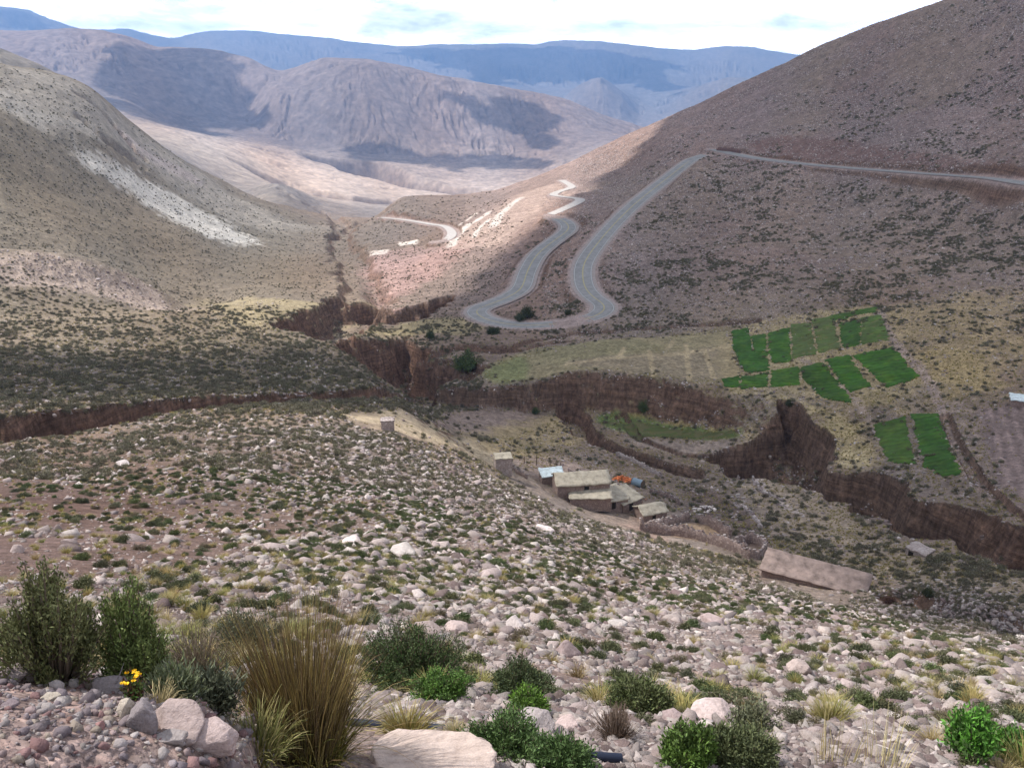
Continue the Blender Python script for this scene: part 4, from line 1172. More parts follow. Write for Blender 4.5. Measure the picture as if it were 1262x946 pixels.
stone_wall('stone_wall', [(955,700),(985,707),(1020,716),(1050,723)], .8, .5, 'tumbled stones along the back edge of the long barn', seed=9)
#stone_wall('stone_wall', [(690,500),(720,508),(745,516)], 1.2, .6, 'pale retaining wall at the head of the terrace under the cliff', seed=10)

# rubble heap, bricks, drum
def heap(name, px, n, R_, hh, size, col, label, cat, mat, seed):
    a = at(*px); r = np.random.default_rng(seed); parts = []
    for k in range(n):
        q = math.sqrt(r.uniform()); th = r.uniform(0, 2*PI)
        RV, RF = rock_np(int(r.integers(0, 12)), cuts=10)
        s = size*r.uniform(.6, 1.3)
        c = np.array(col)*(1+.2*r.normal())
        parts.append((RV*np.array([s*1.3, s*.8, s*.6])+np.array([math.cos(th)*q*R_, math.sin(th)*q*R_*.8, (1-q)*hh*r.uniform(.5, 1)+.05]), RF, np.tile(np.clip(c, .02, .9), (len(RV), 1))))
    V, F, Cc = join_np(parts)
    o = mesh_np(name, V, F, mat, Cc, loc=a); return tag(o, label, cat, kind='stuff')
heap('rubble_heap', (869,630), 45, 2.6, 1.3, .34, (.58,.50,.47), 'heap of pale rubble behind the corral', 'rubble', M_rock, 3)
heap('brick_heap', (766,592), 130, 2.1, 1.3, .24, (.66,.20,.08), 'bright orange heap of clay bricks behind the largest adobe house', 'bricks', M_rock, 4)
heap('rubble_heap', (787,616), 26, 1.6, .6, .25, (.40,.22,.17), 'reddish rubble beside the blue grey drum', 'rubble', M_rock, 5)
heap('rubble_heap', (916,614), 16, 2.4, .4, .3, (.55,.48,.45), 'scattered white stones right of the trampled yard', 'rubble', M_rock, 6)
bm = bmesh.new()
bmesh.ops.create_cone(bm, cap_ends=False, segments=28, radius1=.85, radius2=.85, depth=2.4)
bmesh.ops.create_circle(bm, cap_ends=True, segments=28, radius=.85)
for v in bm.verts: v.co = Vector((v.co.z, v.co.x, v.co.y))
_d = empty('water_drum', at(786, 599)+Vector((0, 0, .8)), 'blue grey drum lying on its side between the houses and the brick heap', 'drum', rz=math.radians(-40))
from_bm('shell', bm, flat_mat('blue_grey_plastic', (.22,.30,.36), bump=0, rough=.5, spec=.4), _d, smooth=True)
for sgn in (-1, 1):
    bm = bmesh.new(); bmesh.ops.create_cone(bm, cap_ends=True, segments=28, radius1=.89, radius2=.89, depth=.08)
    for v in bm.verts: v.co = Vector((v.co.z+sgn*1.2, v.co.x, v.co.y))
    from_bm('hoop', bm, M_wood, _d)

# fence posts round the yard and beside the highway
def post(px, h, rad, label, group, mat, name='fence_post', seed=0):
    a = at(*px); r = random.Random(px[0])
    V, F, Cc = tubes_np(np.array([[[0, 0, -.3], [r.uniform(-.04, .04), 0, h*.5], [r.uniform(-.1, .1), r.uniform(-.08, .08), h]]]), [rad], [rad*.8], (.12,.09,.07), 7)
    n = len(V); F = list(map(list, F))
    o = mesh_np(name, V, np.array(F), mat, loc=a); 
    return tag(o, label, 'post', group)
YP = [((632,568),1.7,'first wooden fence post right of the square stone hut'),((646,571),1.6,'wooden fence post behind the low stone wall'),((661,573),2.4,'tallest wooden fence post, behind the tin roofed shed'),
      ((678,574),2.0,'wooden fence post behind the right end of the tin roofed shed'),((686,577),2.2,'left one of two wooden fence posts standing close together behind the largest house'),((691,577),1.4,'short right one of two wooden fence posts standing close together'),
      ((710,590),1.6,'wooden fence post just behind the ridge of the largest house'),((717,590),1.5,'wooden fence post in the bare yard behind the largest house'),((725,595),1.3,'last wooden fence post before the brick heap')]
for p, h, lab in YP: post(p, h, .09, lab, 'yard fence posts', M_wood)
Ph = ROADS['highway'][0]; half = ROADS['highway'][1]
_T = np.gradient(Ph[:, :2], axis=0); _T /= np.linalg.norm(_T, axis=1)[:, None]; _Nn = np.stack([_T[:, 1], -_T[:, 0]], 1)
_u, _v = toPix(Ph[:, 0], Ph[:, 1], Ph[:, 2])
_sel = [i for i in range(len(Ph)) if _v[i] > 383 and 583 < _u[i] < 735][::4]
M_post = flat_mat('pale_marker_post', (.30,.28,.26), bump=0)
for i in _sel:
    sgn = 1
    for s_ in (-1, 1):
        q = Ph[i, :2]+_Nn[i]*s_*(half+1.6)
        uu, vv = toPix(q[0], q[1], Ph[i, 2])
        if vv > _v[i]:
            V, F, Cc = tubes_np(np.array([[[0, 0, -.3], [0, 0, .5], [0, 0, 1.1]]]), [.07], [.07], (.3,.3,.3), 6)
            o = mesh_np('marker_post', V, F, M_post, loc=(q[0], q[1], float(Hs(q[0], q[1]))))
            tag(o, 'small marker post on the outer edge of the hairpin bend', 'post', 'marker posts round the hairpin bend')
# ------------------------------------------------------------ foreground plants
def plant(name, cat, label, loc, seed, R_, Hh, stems, per, leafL, leafW, col, colb=None, reach=.55, up=.5, stem_r=.006, group=None, lean=(0, 0), trunk_col=(.17,.13,.10)):
    (LV, LF, LC), P = bush_np(seed, R_, Hh, stems, per, leafL, leafW, col, colb, reach, up)
    root = empty(name, loc, label, cat, group)
    LV = LV.copy(); LV[:, 0] += LV[:, 2]*lean[0]; LV[:, 1] += LV[:, 2]*lean[1]
    mesh_np('foliage', LV, LF, M_leaf, LC, parent=root)
    P = P.copy(); P[..., 0] += P[..., 2]*lean[0]; P[..., 1] += P[..., 2]*lean[1]
    P[:, 0, 2] -= .05
    SV, SF, SCc = tubes_np(P, [stem_r]*stems, [stem_r*.3]*stems, trunk_col, 4)
    mesh_np('stems', SV, SF, M_twigt, SCc*np.random.default_rng(seed).uniform(.7, 1.3, (len(SV), 1)), parent=root)
    return root
M_twigt = tint_mat('twigs', .1, .85)
def sized(px, wpx, hpx):
    a = at(*px); k = pxm(a); return a, wpx*k/2, hpx*k
OL = (.105,.125,.055); GR = (.085,.135,.045); BR = (.10,.19,.035); GY_ = (.15,.165,.105); YE = (.30,.24,.06)
a, w, h = sized((42,842), 128, 124)
plant('resin_bush', 'bush', 'large dark green bush at the left edge, woody stems bare below', a+Vector((0,.1,-.12)), 11, w, h+.10, 170, 120, .016, .005, (.14,.165,.065), (.20,.22,.095), .42, 1.0, .0065)
a, w, h = sized((150,842), 78, 106)
plant('resin_bush', 'bush', 'second green bush with a rounded fresh green top, right of the large left bush', a+Vector((0,.1,-.12)), 12, w, h+.10, 120, 120, .016, .005, (.14,.20,.06), (.20,.26,.095), .42, 1.0, .0065)
a, w, h = sized((245,838), 105, 62)
plant('dry_shrub', 'shrub', 'brown twiggy half dry shrub behind the black hose', a, 13, w, h, 240, 16, .018, .004, (.19,.165,.09), (.14,.15,.07), .8, 1.4, .0045, trunk_col=(.22,.17,.13))
a, w, h = sized((300,803), 90, 44)
plant('low_shrub', 'shrub', 'grey green shrub between the dry shrub and the tall tussock', a, 14, w, h, 200, 40, .03, .01, GY_, OL, .7, .6)
a, w, h = sized((512,852), 140, 72)
plant('mat_shrub', 'shrub', 'broad dark green mat shrub right of the tall tussock', a, 15, w, h, 420, 110, .022, .007, OL, (.07,.12,.03), .6, .6)
a, w, h = sized((545,864), 70, 36)
plant('mat_shrub', 'shrub', 'brighter green low shrub at the right foot of the broad mat shrub', a, 16, w, h, 200, 80, .02, .007, (.09,.18,.03), GR, .6, .6)
a, w, h = sized((642,862), 70, 40)
plant('mat_shrub', 'shrub', 'dark olive shrub in the stones below the middle of the slope', a, 17, w, h, 260, 70, .026, .008, OL, (.06,.08,.035), .6, .6)
a, w, h = sized((650,880), 48, 26)
plant('mat_shrub', 'shrub', 'small bright green shrub in front of a dark olive one', a, 18, w, h, 160, 60, .02, .007, (.09,.20,.025), GR, .6, .6)
a, w, h = sized((790,878), 78, 40)
plant('mat_shrub', 'shrub', 'dark green straggling shrub between pale boulders, right of the middle', a, 19, w, h, 240, 60, .028, .008, OL, (.07,.10,.03), .6, .6)
a, w, h = sized((760,912), 60, 48)
plant('dead_bush', 'shrub', 'leafless brown dead bush of fine twigs', a, 20, w, h, 300, 3, .02, .003, (.2,.15,.1), None, .8, 1.4, .003, trunk_col=(.20,.145,.12))
a, w, h = sized((845,944), 60, 50)
plant('leafy_shrub', 'shrub', 'bright green leafy shrub at the lower edge, left of the dark rounded one', a, 21, w, h, 170, 80, .025, .009, BR, GR, .6, .7)
a, w, h = sized((905,944), 95, 38)
plant('mat_shrub', 'shrub', 'wide rounded dark olive shrub at the lower edge', a, 22, w, h, 360, 80, .024, .0075, (.085,.11,.05), OL, .6, .6)
a, w, h = sized((1193,938), 48, 76)
plant('sapling', 'shrub', 'upright bright green sprouting plant near the right edge', a, 23, w, h, 60, 70, .035, .014, (.11,.26,.03), GR, .55, .7, .006)
a, w, h = sized((1246,944), 40, 46)
plant('sapling', 'shrub', 'bright green sprouting plant in the lower right corner', a, 24, w, h, 50, 60, .035, .014, (.12,.26,.035), GR, .6, .7)
a, w, h = sized((625,930), 95, 38)
plant('mat_shrub', 'shrub', 'low dark green shrub right behind the flat pink slab', a, 25, w, h, 300, 70, .02, .0065, (.06,.10,.03), GR, .7, .6)
a, w, h = sized((690,948), 80, 30)
plant('mat_shrub', 'shrub', 'low dark green shrub in front of the lower black hose', a, 26, w, h, 240, 70, .02, .0065, (.06,.10,.03), GR, .7, .6)
a, w, h = sized((215,862), 44, 34)
plant('grey_tuft', 'plant', 'small silvery green plant behind the pink boulder', a, 27, w, h, 120, 22, .03, .005, (.24,.27,.17), (.16,.2,.09), .9, 1.6, .002, trunk_col=(.25,.24,.15))
a, w, h = sized((262,870), 60, 34)
plant('low_shrub', 'shrub', 'dull grey shrub left of the tussock foot', a, 28, w, h, 150, 26, .03, .006, (.16,.17,.11), (.12,.13,.08), .8, 1.1, .003)
# plant with yellow flowers on the brink of the gravel bank
a, w, h = sized((166,862), 30, 34)
fl = plant('flowering_plant', 'plant', 'small plant with yellow flowers and dark stems at the brink of the gravel bank', a+Vector((0,0,0)), 29, w*.8, h, 26, 16, .014, .005, (.08,.16,.03), (.14,.04,.04), .75, .8, .0025, trunk_col=(.11,.045,.04))
rr_ = np.random.default_rng(4); parts = []
for k in range(11):
    th = rr_.uniform(0, 2*PI); q = math.sqrt(rr_.uniform())*w*.8
    c0 = np.array([math.cos(th)*q, math.sin(th)*q, h*rr_.uniform(.9, 1.08)])
    n = 10; an = np.arange(n)/n*2*PI
    D = np.stack([np.cos(an), np.sin(an), np.full(n, .35)], 1); D /= np.linalg.norm(D, axis=1)[:, None]
    parts.append(leaves_np(np.tile(c0, (n, 1)), D, np.full(n, .009), np.full(n, .005), np.tile(np.array([[.80,.58,.02]]), (n, 1)), rr_, jit=.1))
V, F, Cc = join_np(parts); mesh_np('flowers', V, F, M_leaf, Cc, parent=fl)

# tall tussock of stiff grass
a = at(376, 932); a.z -= .1
k = pxm(a); Ht = 195*k
tu = empty('grass_tussock', a, 'tall tussock of stiff golden and brown grass in front, tallest plant of the picture', 'grass tussock')
V, F, Cc = blades_np(31, 2300, .13, Ht*1.16, .27, .0066, [(.30,.21,.09),(.20,.14,.07),(.38,.29,.12),(.15,.10,.06),(.11,.08,.05)], 8, .35)
mesh_np('dry_blades', V, F, M_grass, Cc, parent=tu)
V, F, Cc = blades_np(32, 800, .13, Ht*.75, .62, .006, [(.22,.23,.06),(.33,.30,.08),(.28,.26,.07),(.16,.19,.05)], 8, .6)
mesh_np('green_blades', V, F, M_grass, Cc, parent=tu)
V, F, Cc = blades_np(35, 170, .13, Ht*.9, .85, .0055, [(.30,.22,.09),(.24,.17,.08),(.38,.30,.13)], 9, .9)
mesh_np('splayed_blades', V, F, M_grass, Cc, parent=tu)
V, F, Cc = blades_np(33, 110, .10, Ht*1.25, .22, .005, [(.26,.17,.10),(.32,.22,.12)], 8, .2)
mesh_np('flower_stalks', V, F, M_grass, Cc, parent=tu)
a = at(312, 915); k = pxm(a)
V, F, Cc = blades_np(34, 420, .10, 66*k, .75, .0055, [(.19,.19,.06),(.27,.24,.09),(.15,.16,.05),(.32,.27,.13)], 7, .7)
tag(mesh_np('grass_tussock', V, F, M_grass, Cc, loc=a-Vector((0,0,.05))), 'shorter greenish yellow tussock leaning out left of the tall one', 'grass tussock')
for (px, n, hp, lab, cols, ln) in [
   ((195,866),220,34,'blond dry grass behind the yellow flowers',[(.50,.43,.24),(.42,.36,.18)],.8),
   ((1030,944),60,80,'thin pale grass stalks near the lower right, left clump',[(.55,.46,.25),(.48,.38,.20)],.28),
   ((1090,946),50,86,'thin pale grass stalks near the lower right, right clump',[(.55,.46,.25),(.48,.38,.20)],.28),
   ((560,906),420,26,'flat straw coloured grass behind the pink slab',[(.42,.36,.18),(.33,.30,.13),(.48,.42,.24)],1.2),
   ((500,902),380,24,'straw coloured grass between tussock and slab',[(.42,.36,.18),(.33,.30,.13)],1.2),
   ((940,925),160,36,'yellow green grass beside the wide rounded olive shrub',[(.35,.33,.12),(.25,.26,.08)],.6),
   ((360,905),0,0,'',[],0)]:
    if not n: continue
    a = at(*px); k = pxm(a)
    V, F, Cc = blades_np(int(px[0]), n, hp*k*(.45 if ln > .7 else .35), hp*k, ln, .004 if ln > .5 else .005, cols, 6, .5)
    tag(mesh_np('grass_clump', V, F, M_grass, Cc, loc=a-Vector((0,0,.02))), lab, 'grass')

# ------------------------------------------------------------ black water hose
M_hose = flat_mat('black_polythene', (.018,.024,.045), bump=0, rough=.62, spec=.2, scale=3)
def hose(pts, rad, label, lift=.0):
    q = hit(np.array([p[0] for p in pts], float), np.array([p[1] for p in pts], float))
    P = catmull(q, 8)
    for _ in range(4): P[1:-1] = (P[:-2]+2*P[1:-1]+P[2:])/4
    P[:, 2] = np.maximum(P[:, 2], Hs(P[:, 0], P[:, 1]))+rad*.8+lift
    V, F, Cc = tubes_np(P[None], [rad], [rad], (.02,.02,.04), 12)
    b = P[0]; o = mesh_np('water_hose', V-b, F, M_hose, loc=b, smooth=True); tag(o, label, 'hose')
hose([(150,812),(175,822),(200,826),(230,832),(262,838),(285,841)], .032, 'black water hose running out behind the bushes on the left', .02)
hose([(430,893),(470,896),(520,899),(560,903)], .022, 'black water hose behind the straw grass right of the tussock')
hose([(640,918),(675,926),(705,934),(735,938),(765,940)], .024, 'black water hose among the dark green shrubs at the lower edge', .01)

# ------------------------------------------------------------ named foreground stones
def stone(px, wpx, hr, seed, col, label, flat=.7, rz=0, sink=.25, depth=1.0, sub=4, tilt=0, top=None):
    a = at(*px); k = pxm(a); s = wpx*k/2
    o = rock_obj('boulder' if wpx > 22 else 'stone', seed, sub=sub, flat=flat, col=col)
    if top is not None:
        for q in o.data.vertices: q.co.z = min(q.co.z, top+.02*math.sin(q.co.x*9+q.co.y*5)+.015*math.sin(q.co.y*23))
    o.scale = (s, s*depth, s*hr/flat); o.rotation_euler = (tilt, 0, rz)
    o.location = a+Vector((0, s*depth*.3, s*hr*(.5-sink)))
    return tag(o, label, 'boulder' if wpx > 22 else 'stone', None)
PK = (.43,.34,.32); PW = (.50,.44,.42); DG = (.23,.20,.205); RD = (.34,.20,.18)
stone((222,905), 84, .62, 31, PK, 'angular pink boulder behind the gravel bank, facing left of the tussock', .8, .4)
stone((208,915), 40, .4, 32, PW, 'white wedge of stone leaning on the angular pink boulder', .6, .1)
stone((250,925), 70, .55, 33, PK, 'rounded pink boulder between gravel bank and tussock', .8, 1.1)
stone((176,898), 40, 1.5, 34, DG, 'upright dark grey stone set in the edge of the gravel bank', 1.3, .5)
stone((158,888), 26, 2.0, 35, (.52,.44,.38), 'pale upright slab along the edge of the gravel bank', 1.5, .3)
stone((30,838), 44, .6, 36, (.40,.33,.32), 'grey brown round stone at the foot of the left bush', .8, .2)
stone((5,838), 50, .5, 37, (.42,.35,.34), 'broad stone at the left edge beside the bush', .8, .2)
stone((130,852), 42, .4, 38, DG, 'flat dark grey stone on the brink of the gravel bank', .6, .2)
stone((85,890), 14, .9, 39, RD, 'small dark red pebble standing up on the gravel bank', .9, .6)
stone((122,898), 17, .7, 40, RD, 'dark red pebble right of the middle of the gravel bank', .8, .1)
stone((60,862), 26, .35, 41, (.45,.40,.33), 'flat yellowish stone high on the gravel bank', .5, .5)
stone((10,872), 24, .6, 42, (.25,.2,.21), 'dark purple stone at the left edge of the gravel bank', .7, .5)
stone((322,938), 32, .7, 43, DG, 'dark grey stone at the left foot of the tussock', .8, .9)
stone((245,905), 0.1+26, .4, 45, (.33,.24,.22), 'brown triangular stone in front of the pink boulders', .5, .9)
stone((530,954), 236, .24, 44, (.50,.39,.355), 'big flat pale pink slab at the lower edge right of the tussock', .6, .1, depth=.6, top=.2, sink=.8)
stone((497,684), 40, .35, 46, (.52,.46,.43), 'flat white stone high on the slope left of the middle', .5, .1)
stone((435,672), 34, .4, 47, (.58,.50,.47), 'flat white stone left of the other flat white one', .5, .5)
stone((523,785), 46, .55, 48, PK, 'pink boulder heading the pile right above the mat shrub', .8, .5)
stone((562,778), 32, .5, 49, PK, 'reddish boulder in the pile above the mat shrub', .8, 1.5)
stone((635,775), 34, .7, 50, PW, 'pale tilted boulder right of the pile above the mat shrub', .8, 2.1)
stone((700,808), 34, .8, 51, PK, 'tall pale pink boulder standing right of the middle', .9, .8)
stone((655,905), 60, .6, 52, PW, 'white angular boulder above the lower hose', .8, 2.8)
stone((700,900), 44, .5, 53, PK, 'pale pink boulder right of the white angular one', .8, .3)
stone((878,770), 34, .6, 54, PK, 'pale pink boulder alone on the right slope', .8, .1)
stone((985,832), 32, .9, 55, PK, 'upright pink boulder on the right slope', .9, 1.2)
stone((878,888), 60, .4, 56, (.50,.41,.38), 'broad low pink boulder left of the bright sprouting plant', .6, .2)
stone((830,890), 34, .5, 57, PK, 'pink boulder next to the broad low one', .8, .9)
stone((762,772), 30, .5, 58, PW, 'whitish boulder in the middle of the slope', .8, .9)
stone((672,655), 26, .4, 59, PW, 'pale flat stone near the brow of the slope', .6, .9)
stone((150,575), 20, .5, 60, PW, 'lone pale stone on the brow above the left gully', .7, .9)
stone((120,345), 7, .6, 61, PW, 'lone stone on the sunny hump at the left', .8, .9, sub=3)
stone((20,680), 18, .6, 62, PK, 'pink stone low on the left slope', .8, .9)

# ------------------------------------------------------------ small trees and bushes in the valley
def vtree(px, wpx, hpx, label, name='willow_tree', cat='tree', col=(.07,.10,.035), colb=(.10,.14,.04), seed=0, trunk=True):
    a, w, h = sized(px, wpx, hpx)
    root = empty(name, a, label, cat)
    r = np.random.default_rng(seed)
    (LV, LF, LC), P = bush_np(seed, w, h, 90, 34, w*.16, w*.08, col, colb, .6, .5)
    mesh_np('crown' if trunk else 'foliage', LV, LF, M_leaf, LC, parent=root)
    SV, SF, SCc = tubes_np(P[:26], [w*.035]*26, [w*.008]*26, (.15,.12,.09), 5)
    SV[:, 2] -= .1
    mesh_np('trunk' if trunk else 'stems', SV, SF, M_twigt, SCc, parent=root)
for i, (px, w, h, lab) in enumerate([
   ((573,457),26,22,'round green tree in the ravine below the fields'),
   ((530,418),12,12,'small dark tree on the brink of the ravine'),
   ((793,508),14,14,'small green tree hard against the cliff foot'),
   ((660,510),9,8,'green bush in the notch of the cliff')]):
    vtree(px, w, h, lab, seed=60+i)
for i, (px, w, h, lab) in enumerate([
   ((650,392),16,14,'dark bush inside the hairpin bend'),((640,396),12,9,'smaller bush inside the hairpin bend'),
   ((608,411),16,6,'low dark bush just outside the hairpin bend'),((700,388),9,6,'low bush in the loop of the highway'),
   ((972,500),10,8,'dark bush at the corner of the cliff'),((1143,735),14,12,'olive bush on the bank of the small gully at right'),
   ((1095,745),14,10,'reddish brown bush right of the long barn')]):
    vtree(px, w, h, lab, 'shrub', 'shrub', seed=80+i, trunk=False, col=(.06,.07,.03) if i != 6 else (.12,.06,.045), colb=(.09,.1,.04) if i != 6 else (.16,.09,.05))
# ------------------------------------------------------------ thousands of stones, shrubs and tufts
T_ = H/RR
dT = np.gradient(T_, LR, axis=1)
VISW = np.clip(dT, .01, None)
MAXT = np.maximum.accumulate(np.where(RR > 1.6, T_, -9), axis=1)
dAZ = np.gradient(AZ)[:, None]; dLR = np.gradient(LR)[None, :]
fan = (np.abs(AZ) < math.radians(42))[:, None]
def sample(n, dens, r):
    """points on the ground, thick where dens (grid) is high; every distance gets its share"""
    w = (dens*VISW*dAZ*dLR*fan)
    c = np.cumsum(w.ravel()); q = np.searchsorted(c, r.uniform(0, c[-1], n))
    i, j = np.unravel_index(np.clip(q, 0, w.size-1), w.shape)
    i = np.clip(i, 1, len(AZ)-2); j = np.clip(j, 1, len(LR)-2)
    a = AZ[i]+(r.uniform(-.5, .5, n))*(AZ[i+1]-AZ[i-1])/2
    l = LR[j]+(r.uniform(-.5, .5, n))*(LR[j+1]-LR[j-1])/2
    rad = np.exp(l); x = np.sin(a)*rad; y = np.cos(a)*rad; z = Hs(x, y)
    seen = z/rad >= MAXT[i, j]-.012
    return x, y, z, rad, seen
def band(r0, r1, s=.25):
    return sstep(math.log(r0)-s, math.log(r0)+s, LR)[None, :]*(1-sstep(math.log(r1)-s, math.log(r1)+s, LR))[None, :]
NOT = (BAREP := np.vstack([BARE, BARE[:1]]))
SLP = np.vstack([SLOPE, SLOPE[:1]])
okg = (1-np.clip(NOT*1.5, 0, 1))
# keep plots, roofs and yards clear
KEEP = np.ones_like(H)
def clear(pts, m=.5):
    P = world_poly(pts, hit); si, sj = region(P, 3)
    sd, _ = seg_dist(GX[si, sj], GY[si, sj], P, True)
    x, y = GX[si, sj], GY[si, sj]
    KEEP[si, sj] *= 1-sstep(-m*2, m*2, sd-.8+1.6*perlin(x/3, y/3, 330)+1.0*perlin(x/.9, y/.9, 331))
for pts, dens, lab in CROPS: clear(pts)
for p in ([(1205,505),(1255,498),(1330,500),(1330,690),(1262,625),(1225,590)], [(500,512),(560,505),(640,506),(660,520),(620,533),(560,530),(510,522)], [(770,538),(905,540),(905,552),(860,560),(800,552)],
          [(600,452),(700,425),(900,404),(915,470),(760,457),(605,470)], [(608,570),(700,568),(800,610),(860,640),(945,665),(945,700),(780,655),(700,632),(640,600)], [(930,700),(1066,722),(1060,756),(930,714)], [(835,655),(858,645),(890,668)], [(400,506),(470,507),(560,528),(645,570),(640,578),(600,576),(520,548),(440,524)], [(500,505),(640,503),(690,515),(640,535),(560,532)]): clear(p)
okg = okg*(.04+.96*KEEP)
mid_n = sstep(-.15, .35, perlin(GX/9, GY/9, 300)+.5*perlin(GX/3, GY/3, 301))
small_n = sstep(-.25, .4, perlin(GX/2.3, GY/2.3, 310)+.5*perlin(GX/.9, GY/.9, 311))
big_n = sstep(-.3, .3, perlin(GX/45, GY/45, 302))
azD = np.degrees(AZ)[:, None]
crest = 1-sstep(85, 120, RR)
leftbare = sstep(-25, -4, azD)
nearfew = .42+.58*sstep(9, 16, RR)
near_slope = band(3.2, 112, .12)
bank = sstep(-.5, .5, (azD+8.5))       # nothing large on the gravel bank
D_rock = okg*(near_slope*nearfew*1.0*(1+.9*sstep(45, 80, RR))*(.4+.9*small_n)*(.16+.84*leftbare)*(.22+.78*mid_n)*np.where(RR < 4.2, bank, 1)*(1.5+.8*band(9, 45))
              + band(112, 260)*.14*(.2+mid_n) + band(120, 260)*.35*(azD < -2)*(1-mid_n) + .9*band(290, 560)*(azD > 2)*(.3+mid_n) + 1.3*band(480, 1000)*(azD > 4)*(.3+big_n) + band(320, 372, .05)*(azD < -15)*.5)
D_shrub = okg*(band(5, 118)*(.78*(RR/110)**1.6+.0015)*(.32+mid_n*.68)*(1-.7*(1-sstep(-24, -6, azD))*(1-sstep(50, 85, RR))) + band(130, 290)*(azD < -2)*.85*(.35+.65*mid_n)
               + band(110, 240)*(azD > -2)*.10*(.3+.7*mid_n) + band(290, 420)*.9*(.12+big_n*mid_n*1.6)*(SLP < .8)*np.where((azD < -13) & (RR > 318) & (RR < 385), .08, 1) + band(400, 640)*.9*big_n*mid_n*(azD > 8) + band(420, 900)*.6*(azD < 0)*(.3+.7*mid_n))
D_tuft = okg*(band(4.5, 120)*(.8*(RR/110)**1.9+.0002)*(.2+mid_n) + band(110, 260)*.55*(1-mid_n*.6)*(azD > -8) + band(130, 290)*(azD < -2)*.8*(1-mid_n*.7) + band(230, 330)*.4*(azD > -2))
D_shrub = D_shrub*(SLP < 1.1); D_tuft = D_tuft*(SLP < 1.0); D_rock = D_rock*(SLP < 1.6)

# source shapes
R_OBJ = [rock_obj('rock', 100+k, 3, flat=.62+.04*k, link=False) for k in range(8)]
def shrub_src(seed, col, colb, stems, per, leaf, H_=.62):
    (V, F, Cc), P = bush_np(seed, 1.0, H_*1.0, stems, per, leaf, leaf*.42, col, colb, .75, .5)
    S = tubes_np(P[:24], [.018]*24, [.006]*24, (.13,.10,.07), 3)
    V, F, Cc = join_np([(V, F, Cc), S]); V[:, 2] -= .05
    return mesh_np('shrub', V, F, M_leaf, Cc, link=False)
S_OBJ = [shrub_src(201, (.10,.115,.055), (.16,.16,.08), 150, 22, .15), shrub_src(202, (.09,.10,.05), (.13,.13,.07), 150, 22, .15), shrub_src(203, (.14,.145,.09), (.11,.11,.06), 150, 22, .13),
         shrub_src(204, (.15,.12,.075), (.12,.11,.06), 150, 14, .13), shrub_src(205, (.09,.115,.045), (.12,.145,.06), 150, 22, .15),
         shrub_src(206, (.19,.17,.115), (.22,.195,.13), 34, 9, .38), shrub_src(207, (.145,.135,.085), (.18,.165,.10), 34, 9, .38), shrub_src(208, (.17,.155,.105), (.20,.175,.12), 34, 9, .38)]
def tuft_src(seed, cols, n, wd):
    V, F, Cc = blades_np(seed, n, .32, 1.0, .75, wd, cols, 4, .6)
    return mesh_np('grass_tuft', V, F, M_grass, Cc, link=False)
YC = [(.40,.32,.13),(.46,.37,.16),(.33,.27,.10),(.28,.26,.09)]
T_OBJ = [tuft_src(221, YC, 260, .03), tuft_src(222, [(.45,.37,.19),(.38,.31,.15)], 240, .03), tuft_src(223, [(.26,.27,.10),(.36,.31,.12)], 260, .03), tuft_src(224, YC, 40, .11), tuft_src(225, [(.42,.34,.14),(.34,.29,.12)], 40, .11)]

